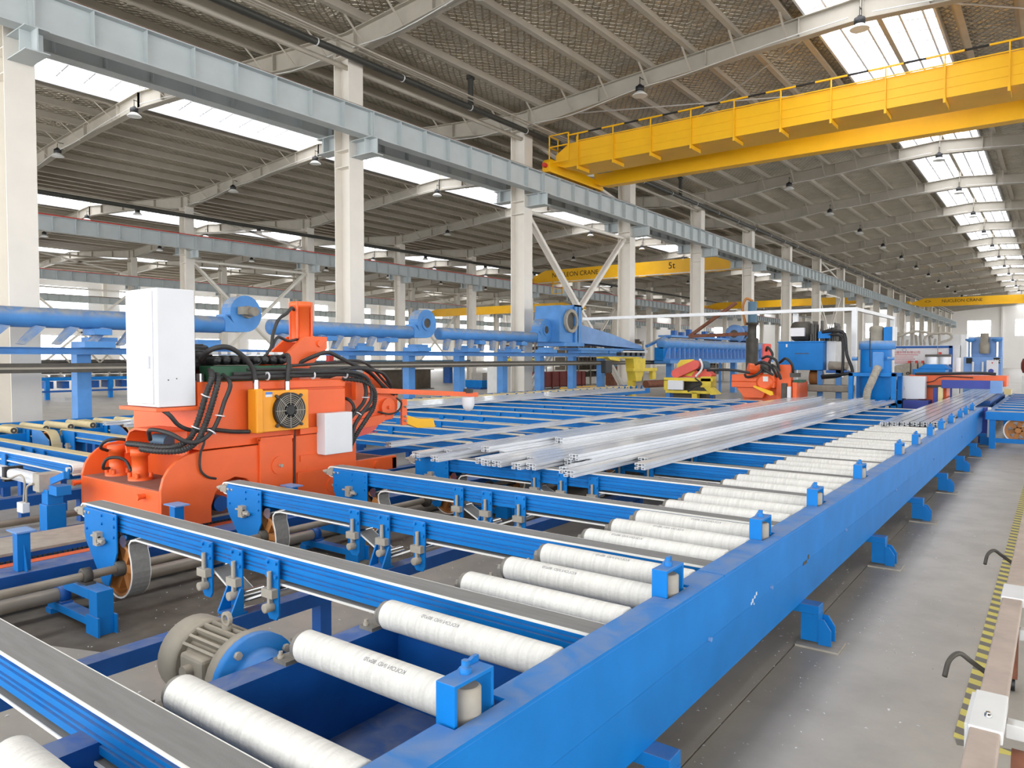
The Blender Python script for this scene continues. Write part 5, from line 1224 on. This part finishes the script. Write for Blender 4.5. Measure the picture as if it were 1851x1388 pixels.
MB().box(-5.5,-4.2,19.5,20.2,0.85,1.02).build('duct', 'motor_grey', T, 0.03)
T = thing('grey_tank', 'tall dark hydraulic accumulator standing left of the blue tank', 'tank', (-7.4, 22.0, 0))
MB().lathe((-7.4,22.0,0),(0,0,1),[(0,0.18),(0.02,0.18),(2.3,0.18),(2.32,0.13),(2.7,0.13),(2.72,0.18),(2.78,0.18)],18).build('shell', 'steel_dark', T); MB().cyl((-7.4,22,2.78),(-7.4,22,3.4),0.13,14).build('bottle', 'teal', T)
MB().tube([(-7.6,22,2.7),(-7.7,22,3.2),(-7.6,22,3.5),(-7.4,22,3.42)],0.04,8).build('pipe', 'brown_wheel', T)
MB().bar((-9.4,22,2.4),(-7.9,22,3.4),0.09,0.09).build('jib', 'rust', T); MB().bar((-9.4,22,2.4),(-7.4,22,2.45),0.12,0.1).build('jib', 'rust', T)
HU.location.y += 0.25
# ================================================================== DUST COLLECTOR
T = thing('dust_collector', 'blue cyclone dust collector in a square frame with a grey flexible hose', 'machine', (-3.55, 19.3, 0))
cx, cy = -3.52, 19.35
MB().lathe((cx,cy,0.5),(0,0,1),[(0,0.2),(0.15,0.26),(0.35,0.34),(1.42,0.34)],28).build('drum', 'blue', T)
MB().lathe((cx+0.02,cy,1.92),(0,0,1),[(0,0.36),(0.0,0.40),(0.20,0.40),(0.20,0.3)],28).build('head', 'blue_duct', T)
MB().lathe((cx,cy,2.12),(0,0,1),[(0,0.17),(0.02,0.15),(0.22,0.155),(0.24,0.165),(0.32,0.165),(0.36,0.12)],20).build('motor', 'motor_grey', T)
MB().box(cx+0.17,cx+0.36,cy-0.1,cy+0.3,2.12,2.45).build('box', 'blue', T, 0.006); MB().box(cx+0.36,cx+0.40,cy-0.1,cy+0.3,2.12,2.45).build('box_side', 'white_dirty', T)
MB().box(cx+0.0,cx+0.22,cy-0.42,cy-0.28,1.45,1.85).build('inlet_box', 'blue_duct', T, 0.01)
q = MB()
for dx in (-0.46, 0.46):
    for dy in (-0.42, 0.42): q.box(cx+dx-0.05,cx+dx+0.05,cy+dy-0.05,cy+dy+0.05,0,1.36)
for dy in (-0.42, 0.42): q.box(cx-0.51,cx+0.51,cy+dy-0.05,cy+dy+0.05,1.28,1.36); q.box(cx-0.51,cx+0.51,cy+dy-0.05,cy+dy+0.05,0.60,0.70)
for dx in (-0.46, 0.46): q.box(cx+dx-0.05,cx+dx+0.05,cy-0.42,cy+0.42,1.28,1.36)
q.build('frame', 'blue', T, 0.004)
MB().tube([(cx+0.12,cy-0.42,1.48),(cx+0.10,cy-0.52,1.40),(cx+0.02,cy-0.60,1.15),(cx-0.06,cy-0.62,0.92),(cx-0.09,cy-0.62,0.60)],0.085,14,16,0.05).build('flexible_hose', 'cast', T)
MB().tube([(cx-0.06,cy-0.42,2.3),(cx-0.06,cy-0.43,1.9),(cx-0.05,cy-0.42,1.5)],0.012,6).build('cable', 'black', T)
q = MB(); q.cyl((cx-0.36,cy-0.25,1.70),(cx-0.48,cy-0.25,1.70),0.05,10); q.cyl((cx+0.30,cy-0.3,1.70),(cx+0.44,cy-0.3,1.70),0.04,10); q.build('lugs', 'blue_duct', T)
# aluminium guard frame
T = thing('guard_frame', 'tall frame of white aluminium bars above the far machines', 'frame', (-8, 20.5, 0))
MB().bar((-12.4,20.5,2.98),(-4.2,20.5,2.98),0.09,0.09).build('cross_bar', 'alu_matt', T); MB().bar((-4.25,20.5,2.98),(-4.25,26.0,2.98),0.09,0.09).build('side_bar', 'alu_matt', T)
for x, y in ((-4.25,20.5),(-4.25,25.9),(-5.85,20.95)): MB().box(x-0.06,x+0.06,y-0.06,y+0.06,0,2.94).build('upright', 'alu_matt', T)
# ================================================================== SAW AT THE END OF THE ROLLER TABLE
T = thing('finish_saw', 'orange finishing saw with white cabinet spanning the end of the roller table', 'saw', (-2.2, 20.6, 0))
MB().box(-2.95,-0.95,20.3,21.1,1.05,1.30).build('cross_beam', 'orange', T, 0.01); MB().box(-2.75,-2.15,20.4,21.1,0.3,1.05).build('pedestal', 'orange', T, 0.01)
MB().box(-2.62,-2.05,20.28,20.32,1.0,1.06).build('rubber_strip', 'black', T)
MB().box(-2.22,-1.25,20.0,20.25,1.00,1.19).build('guard', 'blue_violet', T, 0.006); MB().box(-1.25,-1.02,20.0,20.25,0.9,1.19).build('guard_end', 'blue_pale', T, 0.006)
MB().box(-2.4,-2.3,20.1,20.2,0.2,1.0).build('post', 'blue_violet', T); MB().box(-2.29,-2.2,20.05,20.2,0.2,1.02).build('panel', 'cream_part', T)
c = MB().box(-3.08,-2.55,19.95,20.25,0.73,1.27).build('cabinet', 'white_paint', T, 0.006)
MB().box(-3.0,-2.98,19.94,19.95,0.95,1.02).build('handle', 'alu', c)
MB().tube([(-2.8,20.2,1.33),(-2.2,20.15,1.34),(-1.5,20.15,1.36),(-1.15,20.15,1.34)],0.035,8,4).build('cable_bundle', 'black', T); MB().tube([(-2.55,20.2,1.12),(-2.4,20.18,1.16),(-2.2,20.2,1.27),(-1.6,20.2,1.25)],0.012,6,4).build('cable', 'black', T)
q = MB(); q.box(-2.9,-2.2,20.5,21.2,1.30,1.44); q.prism([(-2.8,1.44),(-2.1,1.44),(-2.25,1.56),(-2.65,1.56)],'y',20.5,21.2); q.build('slide', 'blue', T, 0.01)
q = MB(); q.cyl((-2.5,20.7,1.56),(-2.5,20.7,1.74),0.14,18); q.cyl((-2.22,20.7,1.56),(-2.22,20.7,1.74),0.12,18); q.build('cylinders', 'alu_matt', T); MB().box(-2.65,-2.1,20.6,20.8,1.74,1.80).build('cap', 'steel_dark', T); MB().cyl((-1.95,20.6,1.34),(-1.95,20.6,1.72),0.06,12).build('rod', 'white_paint', T)
MB().box(-3.35,-3.05,20.1,20.6,0.0,0.92).build('motor_box', 'teal', T); MB().cyl((-3.25,20.2,1.06),(-3.05,20.2,1.06),0.13,14).build('motor', 'black', T); MB().box(-3.33,-3.30,20.0,20.1,0.9,1.3).build('yellow_bar', 'amber', T)
MB().box(-2.98,-2.45,19.7,20.4,0.0,0.70).build('base', 'blue_violet', T)
MB().box(-2.2,-1.25,20.25,26.2,0.60,0.715).build('table_bed', 'blue_deep', T)
for y in (21.3,24,26.0):
    for x in (-2.1,-1.3): MB().box(x-0.05,x+0.05,y-0.05,y+0.05,0,0.6).build('leg', 'blue_deep', T)
# blue press behind
T = thing('blue_press', 'pale blue press with two upright rods and a grey motor on top', 'machine', (-1.85, 26.6, 0))
MB().box(-2.35,-1.38,26.4,27.2,0,1.75).build('base', 'blue_pale', T, 0.01); MB().box(-2.25,-1.38,26.6,27.2,1.75,2.35).build('back', 'blue_pale', T, 0.01)
MB().lathe((-1.82,26.45,1.85),(0,0,1),[(0,0.12),(0.05,0.14),(0.3,0.14),(0.34,0.11),(0.62,0.11),(0.62,0.05)],16).build('motor', 'motor_grey', T)
for x in (-2.18, -1.5): MB().cyl((x,26.45,1.75),(x,26.45,2.28),0.035,10).build('rod', 'chrome', T); MB().lathe((x,26.45,2.20),(0,0,1),[(0,0.05),(0.06,0.14),(0.1,0.14)],14).build('rod_cap', 'blue_duct', T)
for x in (-2.2, -1.5): MB().box(x-0.08,x+0.08,26.38,26.40,1.55,1.72).build('sign', 'ink_black', T)
text('CNC', 0.10, 'white_paint', T, Matrix.Translation((-1.5,26.375,1.635)) @ Matrix.Rotation(math.radians(90),4,'X'))
c = MB().box(-1.75,-1.45,26.30,26.40,1.15,1.65).build('control_box', 'white_paint', T, 0.005); MB().cyl((-1.63,26.30,1.32),(-1.63,26.28,1.32),0.07,16).build('fan', 'blue_violet', c)
q = MB(); q.cyl((-1.6,26.29,1.57),(-1.6,26.27,1.57),0.02,8); q.build('button', 'red', c)
for x in (-2.1, -1.85): MB().cyl((x,26.35,1.1),(x,26.35,1.6),0.03,10).build('piston', 'alu', T)
# white oven and its gas train
T = thing('ageing_oven', 'large white furnace with blue frame, red lettering and valve wheels', 'oven', (-4.2, 33, 0))
MB().box(-5.9,-3.0,32.0,36.0,0,2.20).build('body', 'white_paint', T); MB().box(-5.9,-3.22,31.96,32.0,2.10,2.18).build('blue_strip', 'blue_deep', T); MB().box(-3.32,-3.20,31.96,32.0,0,2.18).build('blue_strip', 'blue_deep', T)
MB().box(-2.98,-2.8,32.4,36,0,2.6).build('end_wall', 'white_paint', T); MB().box(-5.9,-2.98,33.0,36,2.2,2.62).build('roof_box', 'white_dirty', T)
M0 = Matrix.Rotation(math.radians(90),4,'X')
text('金属科技有限公司', 0.12, 'ink_red', T, Matrix.Translation((-4.75,31.985,1.93)) @ M0)
for i, (x0, x1, z) in enumerate(((-5.25,-4.35,1.83),(-5.2,-4.5,1.75),(-5.2,-4.45,1.67),(-5.25,-4.5,1.59),(-5.25,-4.6,1.52))): MB().box(x0,x1,31.99,32.0,z,z+0.02).build('text_line', 'ink_red', T)
MB().ring((-4.82,31.98,2.03),(0,1,0),0.06,0.07,0.02,20).build('emblem', 'ink', T)
for i, x in enumerate((-4.62, -4.38, -4.17, -3.98)):
    c = MB().box(x-0.07,x+0.05,31.6,31.96,0.6,1.52).build('valve_panel', 'cast', T); MB().ring((x-0.01,31.55,1.13),(0,1,0),0.035,0.06,0.03,16).build('valve_wheel', 'ink_black', c); MB().box(x-0.03,x+0.04,31.7,31.9,1.52,1.62).build('flag', 'red', c)
MB().prism([(-5.3,0.6),(-4.62,0.6),(-4.62,1.52),(-5.0,1.45),(-5.3,1.30)],'y',31.65,31.96).build('housing', 'cast', T)
MB().box(-3.78,-3.52,31.5,31.96,1.5,1.82).build('meter_box', 'cast', T); MB().box(-3.62,-3.55,31.6,31.9,1.86,1.94).build('beacon', 'red', T); MB().box(-3.70,-3.68,31.9,31.96,1.82,2.18).build('conduit','cast',T)
q = MB()
for i in range(14):
    x = -5.8+0.16*i; q.cyl((x,32.4+random.uniform(0,0.5),2.2),(x,32.4+random.uniform(0,0.5),2.4+random.uniform(0,0.6)),0.04,8)
q.tube([(-5.8,32.4,2.5),(-5.2,32.4,2.55),(-4.6,32.4,2.75),(-4.1,32.4,2.7),(-3.9,32.4,2.5)],0.05,8); q.tube([(-4.2,32.3,2.35),(-4.05,32.3,2.62),(-3.4,32.3,2.66),(-3.3,32.3,2.45),(-3.7,32.3,2.3)],0.045,8)
q.build('gas_train', 'cast', T)
# roller conveyor right of the aisle with a spoked wheel
T = thing('exit_conveyor', 'blue conveyor with grey slats and an orange spoked wheel at the right edge', 'conveyor', (-0.5, 19, 0))
MB().box(-1.08,1.6,16.4,16.5,0.55,0.70).build('end_beam', 'blue', T); MB().box(-1.10,-1.0,16.5,26,0.55,0.68).build('side_beam', 'blue', T)
f = MB().box(-1.0,1.5,16.7,16.8,0.69,0.70).build('belt', 'belt_pale', T); g = MB().box(-1.0,1.5,16.71,16.79,0.52,0.69).build('rail', 'blue', T)
for j in range(1, 10): dupmesh(f, (0,0.95*j,0)); dupmesh(g, (0,0.95*j,0))
for x, y in ((-0.98,16.5),(0.8,16.5),(-0.98,21)): MB().box(x-0.05,x+0.05,y-0.05,y+0.05,0,0.55).build('leg', 'blue', T)
MB().box(-1.0,0.8,16.46,16.54,0.12,0.2).build('brace', 'blue', T)
w = MB(); w.ring((-0.58,16.56,0.36),(0,1,0),0.16,0.215,0.12,28); 
for i in range(6):
    a = i*math.pi/3+0.3; w.bar((-0.58+0.02*math.cos(a),16.62,0.36+0.02*math.sin(a)),(-0.58+0.17*math.cos(a),16.62,0.36+0.17*math.sin(a)),0.05,0.08)
w = w.build('wheel', 'brown_wheel', T); MB().cyl((-0.58,16.5,0.36),(-0.58,16.72,0.36),0.05,14).build('hub', 'brown_wheel', w)
q = MB(); q.ring((-0.58,16.55,0.36),(0,1,0),0.215,0.235,0.14,28); q.build('tyre', 'alu_matt', w)
T = thing('far_machine', 'grey-green rounded machine at the right edge behind the conveyor', 'machine', (-0.5, 31, 0))
MB().lathe((-0.75,31,1.5),(1,0,0),[(0,0.2),(0.1,0.45),(1.2,0.5)],18).build('housing', 'motor_grey', T); MB().box(-1.0,0.6,30.6,31.8,0,1.1).build('plinth', 'white_dirty', T); MB().box(-0.3,0.6,30.4,30.6,0.4,1.2).build('panel', 'green_dark', T)
MB().lathe((-1.05,31,1.45),(1,0,0),[(0,0.1),(0.05,0.25),(0.3,0.28)],16).build('flange', 'maroon', T)
solo('paper_stack', MB().box(-1.18,-1.02,24.0,24.6,0.72,0.86), 'cream_part', 'small pale stack beside the blue press', 'box')
# ================================================================== RUSTY RACK AND FLOOR MARKS AT THE RIGHT
T = thing('steel_rack', 'worn grey and rusty square-tube trolley frame at the bottom right corner', 'rack', (-0.1, 4, 0))
MB().box(-0.21,-0.125,2.0,2.86,0.455,0.50).build('near_tube', 'rusty_tube', T, 0.006); MB().box(-0.205,-0.12,2.98,4.45,0.455,0.50).build('long_tube', 'rusty_tube', T, 0.006)
MB().box(-0.20,-0.115,4.62,9.0,0.455,0.50).build('far_tube', 'rusty_tube', T, 0.006)
MB().box(-0.215,-0.118,2.78,3.10,0.462,0.506).build('sleeve', 'white_dirty', T, 0.004); MB().box(-0.21,-0.112,4.40,4.66,0.462,0.506).build('sleeve', 'alu_matt', T, 0.004)
MB().lathe((-0.165,2.88,0.506),(0,0,1),[(0,0.012),(0.008,0.012),(0.008,0.007),(0.016,0.007)],6).build('bolt', 'chrome', T)
MB().box(-0.225,-0.213,2.80,3.08,0.36,0.50).build('side_plate', 'white_dirty', T)
for y in (3.02, 4.1, 5.2, 6.6): MB().box(-0.12,1.0,y-0.03,y+0.03,0.40,0.45).build('cross_bar', 'white_dirty', T, 0.004)
MB().box(0.95,1.04,1.6,9.0,0.455,0.50).build('far_side_tube', 'rusty_tube', T)
MB().cyl((-0.10,2.93,0.35),(-0.02,2.93,0.35),0.045,14).build('knob', 'rust', T)
for y in (2.45, 4.5, 8.6):
    for x in (-0.165, 1.0): MB().box(x-0.03,x+0.03,y-0.03,y+0.03,0.07,0.455).build('leg', 'rust', T); MB().cyl((x-0.02,y,0.035),(x+0.02,y,0.035),0.035,14).build('castor', 'black', T)
for y in (3.45, 5.45):
    MB().tube([(-0.20,y+0.05,0.42),(-0.26,y+0.02,0.47),(-0.30,y,0.50),(-0.33,y-0.05,0.48),(-0.34,y-0.10,0.43)],0.010,8,5).build('hook', 'steel_dark', T)
MB().tube([(-0.09,4.3,0.44),(-0.07,4.0,0.40),(-0.06,3.6,0.30),(-0.05,3.3,0.26)],0.014,8,5).build('strap', 'cream_part', T)
for i, (a, b, c, d) in enumerate(((-0.345,-0.265,3.78,24.0),)):
    solo('floor_tape', MB().box(a,b,c,d,0.0005,0.002), 'tape', 'yellow and black striped warning tape along the aisle floor', 'tape', loc=((a+b)/2,c,0))
o = solo('floor_tape', MB().bar((-0.33,3.74,0.0012),(0.6,3.92,0.0012),0.055,0.0016), 'tape', 'short striped warning tape running off to the right corner', 'tape')
# ================================================================== THINGS FURTHER BACK IN THE OTHER BAYS
T = thing('plate_girder', 'large brown unpainted steel I-girder lying on the floor behind the ducts', 'girder', (-28.3, 28.5, 0))
MB().box(-28.9,-28.3,22.5,30.6,0,0.04).build('flange', 'brown_plate', T); MB().box(-28.9,-28.3,22.5,30.6,1.06,1.10).build('flange', 'brown_plate', T); MB().box(-28.62,-28.58,22.5,30.6,0.04,1.06).build('web', 'brown_plate', T); MB().box(-28.58,-28.3,29.2,29.24,0.04,1.06).build('rib', 'brown_plate', T)
def far_table(y, lab):
    t = thing('roller_table', lab, 'conveyor', (-33.7, y, 0), 'far blue tables')
    MB().box(-34.5,-33.2,y,y+5.6,0.78,0.92).build('top', 'blue', t); MB().box(-33.25,-33.15,y,y+5.6,0.30,0.38).build('low_rail', 'blue_deep', t)
    f = MB().box(-33.3,-33.16,y+0.2,y+0.36,0,0.8).build('leg', 'blue', t)
    for j in range(1, 5): dupmesh(f, (0,1.25*j,0))
    q = MB()
    for j in range(9): q.box(-33.9,-33.3,y+0.3+0.6*j,y+0.55+0.6*j,0.45,0.75)
    q.build('drives', 'blue_deep', t)
    f = MB().cyl((-34.4,y+0.3,0.95),(-33.3,y+0.3,0.95),0.06,8).build('roller', 'cast', t)
    for j in range(1, 9): dupmesh(f, (0,0.6*j,0))
    return t
a = far_table(12.4, 'blue far roller table behind the first duct post, left part')
copy_tree(a, (-33.7, 18.1, 0), 'blue far roller table behind the white cabinet, right part')
T = thing('pipe_rack', 'dark pipe bundle in a steel rack on the far blue table', 'rack', (-34, 14, 0.98)); PR = T
q = MB()
for i in range(5):
    for j in range(3): q.cyl((-34.4+0.2*i,12.5,1.10+0.2*j),(-34.4+0.2*i,16.6,1.10+0.2*j),0.1,10)
q.build('pipes', 'steel_dark', T); q = MB()
for y in (13.2, 14.4, 15.6): q.bar((-33.3,y,1.0),(-33.3,y+0.8,1.9),0.06); q.bar((-33.3,y+0.8,1.0),(-33.3,y,1.9),0.06)
q.build('rack_frame', 'cast', T)
PR.location.z = 1.04
T = thing('yellow_machine', 'small yellow machine far left behind the white cabinet', 'machine', (-36, 20.3, 0))
MB().box(-36.4,-35.6,18.4,20.0,0.9,1.75).build('head', 'yellow_dull', T); MB().box(-36.4,-35.6,20.0,22.0,0.9,1.5).build('body', 'yellow_dull', T); MB().box(-36.3,-35.7,18.6,21.8,0,0.9).build('stand', 'blue_deep', T); MB().cyl((-35.6,19.0,1.3),(-35.5,19.0,1.3),0.15,12).build('hub', 'ink_black', T)
T = thing('storage_bin', 'long maroon metal bin on the floor between duct posts', 'bin', (-23.2, 34, 0))
q = MB(); q.box(-23.6,-22.8,33.2,38.0,0.1,0.14); q.box(-23.6,-23.54,33.2,38,0.1,0.95); q.box(-22.86,-22.8,33.2,38,0.1,0.95); q.box(-23.6,-22.8,33.2,33.26,0.1,0.95); q.box(-23.6,-22.8,37.94,38,0.1,0.95); q.build('tub', 'maroon', T)
q = MB()
for j in range(6): q.box(-22.8,-22.74,33.5+0.8*j,33.56+0.8*j,0,0.95)
q.build('ribs', 'maroon', T)
def die_rack(y, x, lab):
    t = thing('die_rack', lab, 'rack', (x, y, 0), 'shelving racks full of dies')
    q = MB()
    for yy in (0, 1.5, 3.0, 4.5): q.box(x-0.5,x-0.44,y+yy-0.04,y+yy+0.04,0,3.0); q.box(x+0.44,x+0.5,y+yy-0.04,y+yy+0.04,0,3.0)
    q.build('uprights', 'cast', t)
    f = MB().box(x-0.5,x+0.5,y-0.04,y+4.54,0.5,0.54).build('shelf', 'cast', t)
    for j in range(1, 6): dupmesh(f, (0,0,0.45*j))
    q = MB()
    for j in range(6):
        yy = y+0.1
        while yy < y+4.3:
            w = random.uniform(0.12,0.3); q.box(x-0.4,x+0.42,yy,yy+w,0.54+0.45*j,0.54+0.45*j+random.uniform(0.15,0.36)); yy += w+random.uniform(0.04,0.14)
    o = q.build('dies', 'brown_plate', t); o['kind'] = 'stuff'
    return t
a = die_rack(38.5, -25.0, 'grey shelving rack of dies behind the maroon bin')
copy_tree(a, (-25.0, 44.5, 0), 'grey shelving rack of dies right of the first one')
copy_tree(a, (-21.0, 50, 0), 'far shelving rack of dies near the bracing foot')
copy_tree(a, (-30.5, 40, 0), 'shelving rack of dies seen left of the fan')
T = thing('blue_crate', 'blue and rust crate stack between the duct posts', 'crate', (-22.5, 41, 0)); MB().box(-22.9,-22.1,40.0,41.6,1.2,2.0).build('upper', 'teal', T, 0.01); MB().box(-22.9,-22.1,41.62,43.2,1.2,2.1).build('upper', 'rust', T, 0.01); MB().box(-22.8,-22.2,40.4,42.8,0,1.2).build('lower', 'rust', T, 0.01)
solo('yellow_barrier', MB().box(-19.6,-19.4,30.2,34.5,0.05,0.28), 'yellow', 'low yellow floor barrier behind the cream rollers', 'barrier', bevel=0.01)
T = thing('yellow_pipe_stand', 'long yellow pipe on a stand with scrap aluminium below', 'pipe', (-27, 36, 0))
MB().cyl((-27.2,35.4,1.55),(-27.2,39.2,1.55),0.16,14).build('pipe', 'yellow_dull', T); MB().bar((-27.2,34.4,1.0),(-27.2,35.6,1.55),0.12).build('elbow', 'cast', T)
for y in (36, 38.6): MB().box(-27.3,-27.1,y,y+0.12,0,1.4).build('leg', 'cast', T)
q = MB()
for i in range(26): q.bar((-25.6+random.uniform(-0.8,0.8),35.5+random.uniform(0,3.0),0.02+random.uniform(0,0.6)),(-25.6+random.uniform(-0.8,0.8),35.5+random.uniform(0,3.0),0.1+random.uniform(0,0.9)),0.08)
solo('scrap_pile', q, 'alu_matt', 'heap of scrap aluminium offcuts on the far floor', 'scrap')
solo('white_cabinet', MB().box(-21.6,-20.6,27.0,27.8,0,1.3), 'white_dirty', 'small white cabinet on the floor left of the third column', 'cabinet', bevel=0.02)
T = thing('blue_table', 'low blue machine bed on the floor behind the duct posts', 'machine', (-26, 32.5, 0)); MB().box(-26.6,-25.4,31.3,34.6,0.1,0.5).build('bed', 'blue', T); MB().box(-26.4,-25.6,31.6,34.2,0.5,0.9).build('parts', 'cast', T); MB().box(-26.5,-25.5,31.3,34.6,0,0.1).build('feet', 'blue_deep', T)
T = thing('far_conveyor', 'dark blue conveyor line far behind the brown girder', 'conveyor', (-34, 34, 0)); MB().box(-34.5,-33.5,25,40,1.2,1.6).build('bed', 'teal', T)
for y in (26,30,34,38): MB().box(-34.3,-33.7,y,y+0.3,0,1.2).build('leg','blue_deep',T)
solo('red_post', MB().box(-31.2,-30.9,25.3,25.6,0,2.1), 'red', 'slim red post behind the orange jaw', 'post', bevel=0.02)
# aluminium swarf on the floor
q = MB()
for i in range(900):
    if i < 520: x = random.gauss(-1.15,0.35); y = random.uniform(2.2,9)
    else: x = random.gauss(-4.2,0.5); y = random.uniform(1.2,5.0)
    s = random.uniform(0.003,0.010)*(1.6 if random.random() < 0.08 else 1); a = random.uniform(0,3.14); c, d = math.cos(a)*s, math.sin(a)*s
    q.add([(x-c,y-d,0.001),(x+d*0.5,y-c*0.5,0.004),(x+c,y+d,0.001),(x-d*0.5,y+c*0.5,0.005)],[(0,1,2,3),(3,2,1,0)])
o = q.build('metal_swarf', 'alu_matt'); o['kind'] = 'stuff'; tag(o, 'tiny bright aluminium chips scattered on the concrete floor', 'swarf')
